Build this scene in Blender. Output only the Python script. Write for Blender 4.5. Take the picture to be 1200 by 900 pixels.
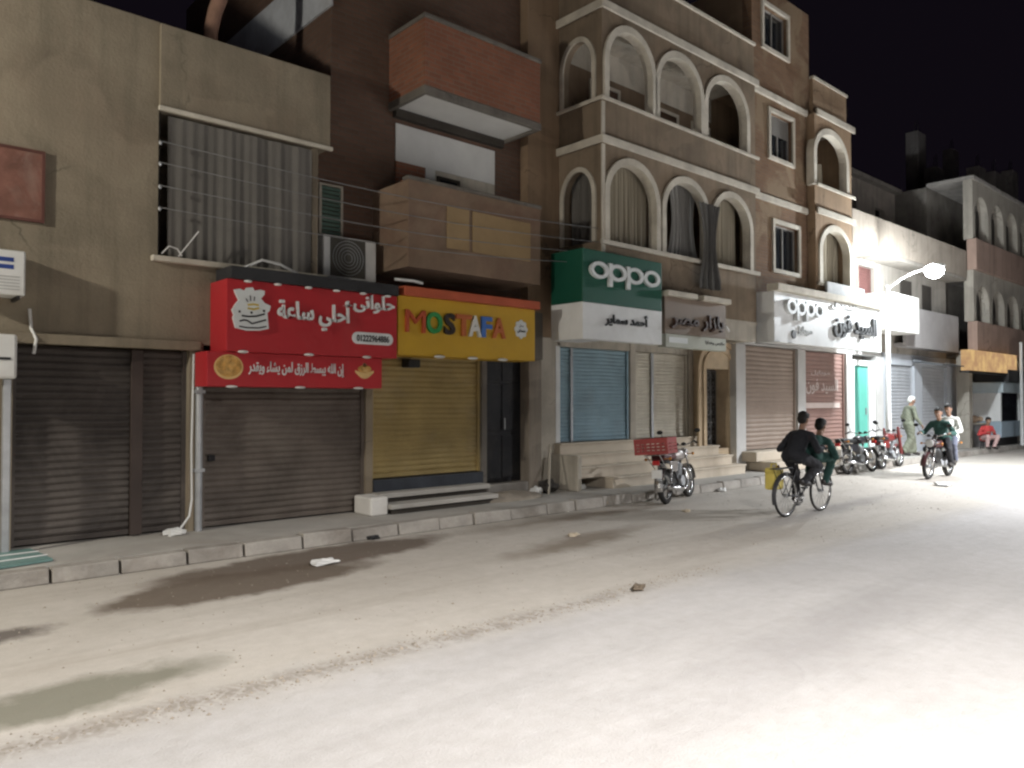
import bpy, bmesh, math, random
from mathutils import Vector, Matrix
random.seed(7)
for o in list(bpy.data.objects):
    bpy.data.objects.remove(o)
SC = bpy.context.scene
COL = SC.collection
R = math.radians

# ------------------------------------------------------------------ camera
# x runs along the street, y towards the shop fronts, z up; the eye is 1.8 m above the road
EYE = Vector((0, 0, 1.8)); FPX = 900.0
YAW = math.atan2(1000, 900); PIT = math.atan(20 / 900)
FWD = Vector((math.cos(YAW) * math.cos(PIT), math.sin(YAW) * math.cos(PIT), math.sin(PIT)))
RGT = Vector((math.sin(YAW), -math.cos(YAW), 0)); UPV = RGT.cross(FWD)
cd = bpy.data.cameras.new('camera'); cam = bpy.data.objects.new('camera', cd); COL.objects.link(cam)
cd.sensor_width = 36; cd.lens = 27; cd.clip_start = 0.05; cd.clip_end = 2000
M3 = Matrix((RGT, UPV, -FWD)).transposed()
cam.matrix_world = Matrix.Translation(EYE) @ M3.to_4x4()
SC.camera = cam

# ------------------------------------------------------------------ night sky and exposure
w = bpy.data.worlds.new('World'); SC.world = w; w.use_nodes = True
nt = w.node_tree; nt.nodes.clear()
bg = nt.nodes.new('ShaderNodeBackground'); out = nt.nodes.new('ShaderNodeOutputWorld')
bg.inputs[0].default_value = (0.42, 0.31, 0.52, 1); bg.inputs[1].default_value = 0.008
nt.links.new(bg.outputs[0], out.inputs[0])
SC.view_settings.view_transform = 'Standard'; SC.view_settings.look = 'None'
SC.view_settings.gamma = 1; SC.view_settings.exposure = 0.32
SC.render.engine = 'CYCLES'
SC.cycles.filter_width = 2.4
SC.cycles.max_bounces = 6; SC.cycles.diffuse_bounces = 4
SC.cycles.use_denoising = True
LAMPS = [  # foot of the post, where the arm points, power, colour, half angle of the beam (None: bare bowl), blend
    ((22.5, 9.05), (0, -1), 1150, (0.88, 0.95, 1.0), None, 0),
    ((-3.9, 9.05), (0, -1), 1000, (1.0, 0.94, 0.82), None, 0),
    ((2.8, -3.0), (0, 1), 3900, (1.0, 0.965, 0.94), 80, 0.5),
    ((21.0, -2.3), (0, 1), 10500, (0.95, 0.965, 1.0), 80, 0.5),
]

def ray(px, py):
    return FWD + RGT * ((px - 600) / FPX) + UPV * ((450 - py) / FPX)
def at(px, py, Y):
    d = ray(px, py); return EYE + d * (Y / d.y)
def fx(px, Y, py=450):
    return at(px, py, Y).x
def fz(px, py, Y):
    return at(px, py, Y).z
def gnd(px, py, z=0.0):
    d = ray(px, py); return EYE + d * ((z - EYE.z) / d.z)

# ------------------------------------------------------------------ materials
MATS = {}
class NT:
    def __init__(s, m): s.t = m.node_tree; s.t.nodes.clear()
    def n(s, typ, **kw):
        q = s.t.nodes.new(typ)
        for k, v in kw.items(): setattr(q, k, v)
        return q
    def l(s, a, b): s.t.links.new(a, b)
    def math(s, op, a, b=None, c=None):
        q = s.n('ShaderNodeMath', operation=op)
        for i, v in enumerate((a, b, c)):
            if v is None: continue
            if isinstance(v, (int, float)): q.inputs[i].default_value = v
            else: s.l(v, q.inputs[i])
        return q.outputs[0]
    def mix(s, f, a, b, mode='MIX'):
        q = s.n('ShaderNodeMix', data_type='RGBA', blend_type=mode)
        for sock, v in ((q.inputs['Factor'], f), (q.inputs[6], a), (q.inputs[7], b)):
            if isinstance(v, (int, float)): sock.default_value = v
            elif isinstance(v, tuple): sock.default_value = (*v[:3], 1)
            else: s.l(v, sock)
        return q.outputs[2]
    def noise(s, vec, scale, detail=4, rough=0.6, dist=0):
        q = s.n('ShaderNodeTexNoise'); q.inputs['Scale'].default_value = scale
        q.inputs['Detail'].default_value = detail; q.inputs['Roughness'].default_value = rough
        q.inputs['Distortion'].default_value = dist
        if vec is not None: s.l(vec, q.inputs['Vector'])
        return q.outputs[0]
    def ramp(s, v, lo, hi, a=0.0, b=1.0):
        q = s.n('ShaderNodeMapRange'); s.l(v, q.inputs[0])
        q.inputs[1].default_value = lo; q.inputs[2].default_value = hi
        q.inputs[3].default_value = a; q.inputs[4].default_value = b
        return q.outputs[0]

def sc3(c, k): return tuple(min(1, x * k) for x in c)

def mat(name, col, rough=0.8, var=0.25, scale=2.0, bump=0.15, metal=0.0, dirt=None, dirt_amt=0.35, streak=False, fine=40, spec=0.3):
    """worn surface: two sizes of mottling, optional dirt colour in patches, bump"""
    if name in MATS: return MATS[name]
    m = bpy.data.materials.new(name); m.use_nodes = True; t = NT(m)
    o = t.n('ShaderNodeOutputMaterial'); p = t.n('ShaderNodeBsdfPrincipled'); t.l(p.outputs[0], o.inputs[0])
    tc = t.n('ShaderNodeTexCoord'); v = tc.outputs['Object']
    if streak:
        mp = t.n('ShaderNodeMapping'); mp.inputs['Scale'].default_value = (1, 1, 0.18); t.l(v, mp.inputs[0]); vs = mp.outputs[0]
    else: vs = v
    a = t.ramp(t.noise(vs, scale, 5), 0.3, 0.7)
    b = t.ramp(t.noise(v, fine, 3), 0.3, 0.7)
    c = t.mix(a, sc3(col, 1 - var), sc3(col, 1 + var))
    c = t.mix(t.math('MULTIPLY', b, var * 0.6), c, sc3(col, 0.6))
    if dirt:
        d = t.ramp(t.noise(vs, scale * 0.6, 6, 0.65, 0.6), 0.48, 0.72)
        c = t.mix(t.math('MULTIPLY', d, dirt_amt), c, dirt)
    if 'plaster' in name or 'roughcast' in name or 'concrete' in name:      # runs of rain, old patches and hairline cracks
        mq = t.n('ShaderNodeMapping'); mq.inputs['Scale'].default_value = (3.2, 3.2, 0.22); t.l(v, mq.inputs[0])
        c = t.mix(t.math('MULTIPLY', t.ramp(t.noise(mq.outputs[0], 1.4, 5, .6), .48, .72), .5), c, sc3(col, .48))
        c = t.mix(t.math('MULTIPLY', t.ramp(t.noise(v, .55, 3, .5, 1.2), .57, .60), .28), c, sc3(col, 1.35))
        vo = t.n('ShaderNodeTexVoronoi', feature='DISTANCE_TO_EDGE'); vo.inputs['Scale'].default_value = .45; nc = t.n('ShaderNodeTexNoise'); nc.inputs['Scale'].default_value = 1.5; nc.inputs['Detail'].default_value = 5; t.l(v, nc.inputs['Vector'])
        va = t.n('ShaderNodeVectorMath', operation='ADD'); t.l(v, va.inputs[0]); t.l(nc.outputs['Color'], va.inputs[1]); t.l(va.outputs[0], vo.inputs['Vector'])
        c = t.mix(t.math('MULTIPLY', t.math('MULTIPLY', t.ramp(vo.outputs[0], .010, .002), t.ramp(t.noise(v, .7, 3), .5, .58)), .6), c, sc3(col, .35))
    t.l(c, p.inputs['Base Color'])
    p.inputs['Roughness'].default_value = rough; p.inputs['Metallic'].default_value = metal
    p.inputs['Specular IOR Level'].default_value = spec
    if bump:
        bm_ = t.n('ShaderNodeBump'); bm_.inputs['Strength'].default_value = bump; bm_.inputs['Distance'].default_value = 0.02
        t.l(t.math('ADD', t.noise(v, fine, 4), t.noise(v, scale * 3, 3)), bm_.inputs['Height']); t.l(bm_.outputs[0], p.inputs['Normal'])
    MATS[name] = m; return m

def brick(name, c1, c2, mortar, plaster=None, bw=0.24, bh=0.075):
    if name in MATS: return MATS[name]
    m = bpy.data.materials.new(name); m.use_nodes = True; t = NT(m)
    o = t.n('ShaderNodeOutputMaterial'); p = t.n('ShaderNodeBsdfPrincipled'); t.l(p.outputs[0], o.inputs[0])
    tc = t.n('ShaderNodeTexCoord'); sp = t.n('ShaderNodeSeparateXYZ'); t.l(tc.outputs['Object'], sp.inputs[0])
    cb = t.n('ShaderNodeCombineXYZ'); t.l(t.math('ADD', sp.outputs[0], sp.outputs[1]), cb.inputs[0]); t.l(sp.outputs[2], cb.inputs[1])
    b = t.n('ShaderNodeTexBrick'); t.l(cb.outputs[0], b.inputs['Vector'])
    b.inputs['Color1'].default_value = (*c1, 1); b.inputs['Color2'].default_value = (*c2, 1); b.inputs['Mortar'].default_value = (*mortar, 1)
    b.inputs['Scale'].default_value = 1; b.inputs['Mortar Size'].default_value = 0.008; b.inputs['Brick Width'].default_value = bw; b.inputs['Row Height'].default_value = bh
    b.inputs['Mortar Smooth'].default_value = 0.3; b.inputs['Bias'].default_value = -0.1
    n1 = t.ramp(t.noise(tc.outputs['Object'], 1.3, 6, 0.65), 0.35, 0.7)
    c = t.mix(t.math('MULTIPLY', n1, 0.55), b.outputs[0], sc3(c1, 0.55))
    if plaster:
        n2 = t.ramp(t.noise(tc.outputs['Object'], 0.9, 6, 0.6, 0.8), 0.5, 0.58)
        c = t.mix(t.math('MULTIPLY', n2, 0.85), c, plaster)
    t.l(c, p.inputs['Base Color']); p.inputs['Roughness'].default_value = 0.9; p.inputs['Specular IOR Level'].default_value = 0.2
    bu = t.n('ShaderNodeBump'); bu.inputs['Strength'].default_value = 0.5; bu.inputs['Distance'].default_value = 0.012; bu.invert = True
    t.l(t.math('ADD', b.outputs['Fac'], t.math('MULTIPLY', t.noise(tc.outputs['Object'], 60, 3), 0.5)), bu.inputs['Height']); t.l(bu.outputs[0], p.inputs['Normal'])
    MATS[name] = m; return m

def glow(name, col, strength):
    if name in MATS: return MATS[name]
    m = bpy.data.materials.new(name); m.use_nodes = True; t = NT(m)
    o = t.n('ShaderNodeOutputMaterial'); e = t.n('ShaderNodeEmission'); t.l(e.outputs[0], o.inputs[0])
    e.inputs[0].default_value = (*col, 1); e.inputs[1].default_value = strength
    MATS[name] = m; return m

def glass(name, col=(0.02, 0.022, 0.025), rough=0.12):
    return mat(name, col, rough, 0.3, 3, 0.02, 0, spec=0.6)

P_TAN = mat('ochre_plaster', (0.26, 0.22, 0.16), 0.92, 0.26, 0.9, 0.45, dirt=(0.17, 0.12, 0.085), dirt_amt=0.5, fine=30)
P_LIGHT = mat('pale_plaster', (0.48, 0.44, 0.37), 0.9, 0.18, 1.4, 0.25, dirt=(0.25, 0.2, 0.15), dirt_amt=0.35)
P_BROWN = mat('brown_plaster', (0.30, 0.21, 0.135), 0.92, 0.18, 1.0, 0.3, dirt=(0.17, 0.12, 0.08), dirt_amt=0.4)
P_GREYBR = mat('grey_brown_roughcast', (0.24, 0.185, 0.13), 0.95, 0.22, 1.3, 0.5, dirt=(0.12, 0.1, 0.08), dirt_amt=0.4, fine=55)
P_TRIM = mat('cream_trim', (0.58, 0.535, 0.45), 0.85, 0.2, 2.0, 0.2, dirt=(0.26, 0.21, 0.15), dirt_amt=0.4)
P_WHITE = mat('white_wall_paint', (0.68, 0.66, 0.62), 0.85, 0.12, 1.5, 0.2, dirt=(0.4, 0.36, 0.3), dirt_amt=0.35)
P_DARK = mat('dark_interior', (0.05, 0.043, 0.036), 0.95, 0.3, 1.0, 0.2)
CONC = mat('concrete', (0.31, 0.29, 0.265), 0.92, 0.22, 1.6, 0.35, dirt=(0.19, 0.165, 0.14), dirt_amt=0.5)
CONC_D = mat('dark_concrete', (0.16, 0.145, 0.125), 0.92, 0.25, 1.6, 0.35, dirt=(0.09, 0.08, 0.07))
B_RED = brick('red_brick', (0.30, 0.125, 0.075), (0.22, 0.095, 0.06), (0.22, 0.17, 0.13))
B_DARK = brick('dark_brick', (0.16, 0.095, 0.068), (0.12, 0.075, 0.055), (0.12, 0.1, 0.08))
B_BROWN = brick('weathered_brick', (0.25, 0.15, 0.09), (0.2, 0.12, 0.075), (0.2, 0.16, 0.12), plaster=(0.27, 0.2, 0.13))
STEEL = mat('galvanised_steel', (0.4, 0.41, 0.42), 0.5, 0.2, 3, 0.05, 0.6)
BLACKM = mat('black_metal', (0.018, 0.018, 0.02), 0.45, 0.35, 3, 0.05, 0.3, dirt=(0.07, 0.06, 0.05), dirt_amt=0.4)
CHROME = mat('chrome', (0.6, 0.6, 0.6), 0.22, 0.1, 4, 0.0, 0.95)
RUBBER = mat('rubber', (0.022, 0.021, 0.02), 0.85, 0.35, 6, 0.1, dirt=(0.12, 0.1, 0.08), dirt_amt=0.5)
BLACKPL = mat('black_plastic', (0.02, 0.02, 0.021), 0.5, 0.3, 4, 0.03)
WHITEPL = mat('white_plastic', (0.7, 0.7, 0.68), 0.5, 0.1, 2, 0.03, dirt=(0.45, 0.42, 0.36), dirt_amt=0.4)
WHITEPAINT = mat('white_metal_paint', (0.78, 0.79, 0.78), 0.45, 0.08, 2, 0.02, dirt=(0.5, 0.47, 0.42), dirt_amt=0.3)
DGLASS = glass('dark_glass')

# ------------------------------------------------------------------ mesh helpers
class MB:
    def __init__(s): s.v = []; s.f = []
    def quad(s, *p):
        b = len(s.v); s.v += [Vector(q) for q in p]; s.f.append(tuple(range(b, b + len(p)))); return s
    def box(s, x0, x1, y0, y1, z0, z1):
        b = len(s.v)
        s.v += [Vector(q) for q in ((x0,y0,z0),(x1,y0,z0),(x1,y1,z0),(x0,y1,z0),(x0,y0,z1),(x1,y0,z1),(x1,y1,z1),(x0,y1,z1))]
        s.f += [tuple(b + i for i in q) for q in ((0,3,2,1),(4,5,6,7),(0,1,5,4),(1,2,6,5),(2,3,7,6),(3,0,4,7))]; return s
    def prism(s, poly, y0, y1, side=False):
        """polygon in (u, z) pushed from y0 to y1; side=True: u is y and the push is along x"""
        n = len(poly); b = len(s.v)
        for d in (y0, y1):
            for u, z in poly: s.v.append(Vector((d, u, z)) if side else Vector((u, d, z)))
        s.f.append(tuple(b + i for i in range(n))); s.f.append(tuple(b + n + i for i in reversed(range(n))))
        for i in range(n):
            j = (i + 1) % n; s.f.append((b + j, b + i, b + n + i, b + n + j))
        return s
    def hprism(s, poly, z0, z1):
        n = len(poly); b = len(s.v)
        for z in (z0, z1):
            for x, y in poly: s.v.append(Vector((x, y, z)))
        s.f.append(tuple(b + i for i in reversed(range(n)))); s.f.append(tuple(b + n + i for i in range(n)))
        for i in range(n):
            j = (i + 1) % n; s.f.append((b + i, b + j, b + n + j, b + n + i))
        return s
    def tube(s, pts, r, n=8, r1=None, cap=True):
        pts = [Vector(p) for p in pts]; b = len(s.v); k = len(pts); up = None
        for i, p in enumerate(pts):
            t = (pts[min(i + 1, k - 1)] - pts[max(i - 1, 0)])
            t = t.normalized() if t.length > 1e-9 else Vector((0, 0, 1))
            if up is None: up = Vector((0, 0, 1)) if abs(t.z) < 0.9 else Vector((1, 0, 0))
            a = t.cross(up)
            if a.length < 1e-4: a = t.cross(Vector((0.3, 1, 0.2)))
            a.normalize(); c = a.cross(t).normalized(); up = c
            rr = r if r1 is None else r + (r1 - r) * i / max(1, k - 1)
            for j in range(n):
                q = 2 * math.pi * j / n; s.v.append(p + (a * math.cos(q) + c * math.sin(q)) * rr)
        for i in range(k - 1):
            for j in range(n):
                j2 = (j + 1) % n; s.f.append((b + i*n + j, b + i*n + j2, b + (i+1)*n + j2, b + (i+1)*n + j))
        if cap:
            s.f.append(tuple(b + j for j in reversed(range(n)))); s.f.append(tuple(b + (k-1)*n + j for j in range(n)))
        return s
    def ring(s, c, ax, R_, r, n=28, m=8, sq=1.0):
        """torus round axis ax"""
        c = Vector(c); ax = Vector(ax).normalized(); a = ax.orthogonal().normalized(); d = ax.cross(a); b = len(s.v)
        for i in range(n):
            q = 2*math.pi*i/n; rad = a*math.cos(q) + d*math.sin(q)
            for j in range(m):
                w_ = 2*math.pi*j/m; s.v.append(c + rad*(R_ + r*math.cos(w_)) + ax*(r*sq*math.sin(w_)))
        for i in range(n):
            for j in range(m):
                i2 = (i+1) % n; j2 = (j+1) % m; s.f.append((b+i*m+j, b+i2*m+j, b+i2*m+j2, b+i*m+j2))
        return s
    def ell(s, c, r, n=12, m=8, rot=None):
        c = Vector(c); b = len(s.v)
        if isinstance(r, (int, float)): r = (r, r, r)
        for i in range(m + 1):
            th = math.pi * i / m
            for j in range(n):
                ph = 2*math.pi*j/n; q = Vector((r[0]*math.sin(th)*math.cos(ph), r[1]*math.sin(th)*math.sin(ph), r[2]*math.cos(th)))
                s.v.append(c + (rot @ q if rot else q))
        for i in range(m):
            for j in range(n):
                j2 = (j+1) % n; s.f.append((b+i*n+j, b+(i+1)*n+j, b+(i+1)*n+j2, b+i*n+j2))
        return s
    def cap(s, p0, p1, r0, r1=None):
        """tapered limb with round ends"""
        r1 = r0 if r1 is None else r1
        s.tube([p0, p1], r0, 12, r1); s.ell(p0, r0); s.ell(p1, r1); return s
    def lathe(s, c, prof, n=16):
        b = len(s.v); c = Vector(c)
        for r, z in prof:
            for j in range(n):
                q = 2*math.pi*j/n; s.v.append(c + Vector((r*math.cos(q), r*math.sin(q), z)))
        for i in range(len(prof)-1):
            for j in range(n):
                j2 = (j+1) % n; s.f.append((b+i*n+j, b+i*n+j2, b+(i+1)*n+j2, b+(i+1)*n+j))
        s.f.append(tuple(b + j for j in reversed(range(n)))); s.f.append(tuple(b+(len(prof)-1)*n+j for j in range(n)))
        return s
    def slats(s, x0, x1, y, z0, z1, pitch=0.085, depth=0.016):
        """rolled steel curtain: a bulged strip for every slat, shut off at the back"""
        n = max(1, round((z1 - z0) / pitch)); p = (z1 - z0) / n; prof = []
        for i in range(n):
            for k, d in ((0.0, 0), (0.12, 0.25), (0.3, 0.8), (0.5, 1), (0.7, 0.8), (0.88, 0.25)): prof.append((y - d*depth, z0 + (i + k)*p))
        prof.append((y, z1)); b = len(s.v); nx = 14; rd = random.Random(int(x0*977 + z0*31))
        dents = [(rd.uniform(x0, x1), rd.uniform(z0, z0 + (z1-z0)*.75), rd.uniform(.12, .4), rd.uniform(-.004, .010)) for _ in range(7)]
        for yy, z in prof:
            for k in range(nx + 1):
                xx = x0 + (x1-x0)*k/nx; d = sum(a*math.exp(-((xx-cx)**2 + (z-cz)**2)/(r*r)) for cx, cz, r, a in dents)
                s.v.append(Vector((xx, min(yy + d, y + .003), z + .003*math.sin(xx*5 + z*2))))
        for i in range(len(prof)-1):
            for k in range(nx): q = b + i*(nx+1) + k; s.f.append((q, q+1, q+nx+2, q+nx+1))
        s.box(x0, x1, y + 0.004, y + 0.03, z0, z1); return s
    def build(s, name, m, parent=None, smooth=False, bevel=0, origin=None):
        me = bpy.data.meshes.new(name); off = Vector((0, 0, 0))
        if parent is not None: off = world_loc(parent)
        elif origin is not None: off = Vector(origin)
        elif s.v:
            xs = [p.x for p in s.v]; ys = [p.y for p in s.v]; off = Vector(((min(xs)+max(xs))/2, (min(ys)+max(ys))/2, min(p.z for p in s.v)))
        me.from_pydata([p - off for p in s.v], [], s.f)
        bm = bmesh.new(); bm.from_mesh(me); bmesh.ops.recalc_face_normals(bm, faces=bm.faces); bm.to_mesh(me); bm.free()
        me.materials.append(m)
        if smooth:
            for p in me.polygons: p.use_smooth = True
        o = bpy.data.objects.new(name, me); COL.objects.link(o)
        if parent is not None: o.parent = parent
        else: o.location = off
        if bevel:
            b = o.modifiers.new('bevel', 'BEVEL'); b.width = bevel; b.segments = 2; b.limit_method = 'ANGLE'
        return o

def world_loc(o):
    p = Vector((0, 0, 0))
    while o is not None: p += o.location; o = o.parent
    return p
def tag(o, label=None, cat=None, group=None, kind=None):
    for k, v in (('label', label), ('category', cat), ('group', group), ('kind', kind)):
        if v: o[k] = v
    return o
def thing(name, loc, label, cat, group=None):
    o = bpy.data.objects.new(name, None); COL.objects.link(o); o.location = loc; o.empty_display_size = 0.2
    return tag(o, label, cat, group)

def arch_wall(mb, u0, u1, z0, z1, d0, d1, arches, side=False, n=14):
    """wall from u0 to u1 with round-headed openings (ua, ub, sill, spring, rise)"""
    def pr(p): mb.prism(p, d0, d1, side)
    u = u0
    for ua, ub, zs, zp, rise in sorted(arches):
        if ua > u: pr([(u, z0), (ua, z0), (ua, z1), (u, z1)])
        if zs > z0: pr([(ua, z0), (ub, z0), (ub, zs), (ua, zs)])
        c = (ua + ub) / 2; h = (ub - ua) / 2
        for i in range(n):
            a, b = (-math.cos(math.pi*i/n), -math.cos(math.pi*(i+1)/n))
            za, zb = (zp + rise*math.sqrt(max(0, 1-a*a)), zp + rise*math.sqrt(max(0, 1-b*b)))
            pr([(c+a*h, za), (c+b*h, zb), (c+b*h, z1), (c+a*h, z1)])
        u = ub
    if u < u1: pr([(u, z0), (u1, z0), (u1, z1), (u, z1)])
def arch_trim(mb, ua, ub, zb, zp, rise, wd, d0, d1, side=False, n=16):
    c = (ua + ub)/2; h = (ub - ua)/2
    for i in range(n):
        t0, t1 = math.pi*i/n, math.pi*(i+1)/n
        f = lambda t, e: (c - (h+e)*math.cos(t), zp + (rise+e)*math.sin(t))
        mb.prism([f(t0, -.02), f(t0, wd), f(t1, wd), f(t1, -.02)], d0, d1, side)
    if zb < zp:
        mb.prism([(ua-wd, zb), (ua+.02, zb), (ua+.02, zp), (ua-wd, zp)], d0, d1, side); mb.prism([(ub-.02, zb), (ub+wd, zb), (ub+wd, zp), (ub-.02, zp)], d0, d1, side)

def curtain_mb(x0, x1, z0, z1, y, amp=0.035, wave=0.17, th=0.006, hem=0.0, seed=1, side=False, gather=0.0):
    rd = random.Random(seed); mb = MB(); nx = max(8, int((x1-x0)/0.025)); nz = 10
    ph = [rd.uniform(0, 6) for _ in range(4)]
    def pt(i, j, back):
        fu = i/nx; fv = j/nz; xx = x0 + (x1-x0)*fu
        a = amp*(0.6 + 0.4*fv)
        d = a*(.55 + .45*math.sin(xx*2.3 + ph[3]))*math.sin(2*math.pi*xx/wave + ph[0] + 2.2*math.sin(xx*1.7 + ph[1]) + .5*math.sin(fv*3 + ph[2])) + .35*a*math.sin(2*math.pi*xx/(wave*.37) + 2*math.sin(xx*2.9)) + 0.5*a*math.sin(2*math.pi*xx/(wave*2.3) + ph[2] + fv)
        z = z1 - (z1-z0)*fv - (hem*math.sin(xx*4+ph[3])*fv)
        cx = (x0+x1)/2; xx = cx + (xx-cx)*(1 - gather*math.sin(math.pi*min(1, fv*1.1))*0.9)
        yy = y + d + (th if back else 0)
        return (yy, xx, z) if side else (xx, yy, z)
    for back in (0, 1):
        for i in range(nx):
            for j in range(nz): mb.quad(pt(i, j, back), pt(i+1, j, back), pt(i+1, j+1, back), pt(i, j+1, back))
    return mb

# ------------------------------------------------------------------ lettering
AR = {}
def _ar(ch, iso, n): AR[ch] = (iso, n)
for ch, c, n in (('ء',0xFE80,1),('آ',0xFE81,2),('أ',0xFE83,2),('إ',0xFE87,2),('ا',0xFE8D,2),('ب',0xFE8F,4),('ة',0xFE93,2),('ت',0xFE95,4),('ح',0xFEA1,4),('د',0xFEA9,2),
                 ('ر',0xFEAD,2),('ز',0xFEAF,2),('س',0xFEB1,4),('ش',0xFEB5,4),('ص',0xFEB9,4),('ط',0xFEC1,4),('ع',0xFEC9,4),('ف',0xFED1,4),('ق',0xFED5,4),('ك',0xFED9,4),('ل',0xFEDD,4),
                 ('م',0xFEE1,4),('ن',0xFEE5,4),('ه',0xFEE9,4),('و',0xFEED,2),('ى',0xFEEF,2),('ي',0xFEF1,4)): _ar(ch, c, n)
def arabic(s):
    out_ = []; i = 0; prev = False
    while i < len(s):
        ch = s[i]
        if ch not in AR: out_.append(ch); prev = False; i += 1; continue
        if ch == 'ل' and i+1 < len(s) and s[i+1] == 'ا': out_.append(chr(0xFEFC if prev else 0xFEFB)); prev = False; i += 2; continue
        iso, n = AR[ch]; nxt = i+1 < len(s) and s[i+1] in AR and s[i+1] != 'ء' and n == 4
        form = (3 if (prev and nxt) else 1 if prev else 2 if nxt else 0) if n == 4 else (1 if prev and n == 2 else 0)
        out_.append(chr(iso + form)); prev = n == 4 and nxt; i += 1
    return ''.join(reversed(out_))
def letters(name, s, m, parent, x0, x1, Y, zc, h=None, thick=0.02, bold=0.012, lean=0.0, rise=0.0):
    """raised lettering on the plane y=Y, read from -y, spread from x0 to x1 and centred on height zc"""
    cu = bpy.data.curves.new(name, 'FONT'); cu.body = s; cu.extrude = 0.5; cu.offset = bold; cu.resolution_u = 3
    tmp = bpy.data.objects.new(name, cu); COL.objects.link(tmp)
    me = bpy.data.meshes.new_from_object(tmp.evaluated_get(bpy.context.evaluated_depsgraph_get()))
    bpy.data.objects.remove(tmp)
    xs = [v.co.x for v in me.vertices]; ys = [v.co.y for v in me.vertices]
    kx = (x1-x0)/(max(xs)-min(xs)); kz = kx if h is None else h/(max(ys)-min(ys)); cy = (max(ys)+min(ys))/2
    off = world_loc(parent)
    for v in me.vertices:
        lx, ly, lz = v.co; fu = (lx-min(xs))*kx
        v.co = Vector((x0 + fu + lean*(ly-cy)*kz, Y - (lz+0.5)*thick, zc + (ly-cy)*kz + rise*(fu/(x1-x0)-0.5))) - off
    me.materials.clear(); me.materials.append(m)
    o = bpy.data.objects.new(name, me); COL.objects.link(o); o.parent = parent
    return o

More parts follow.
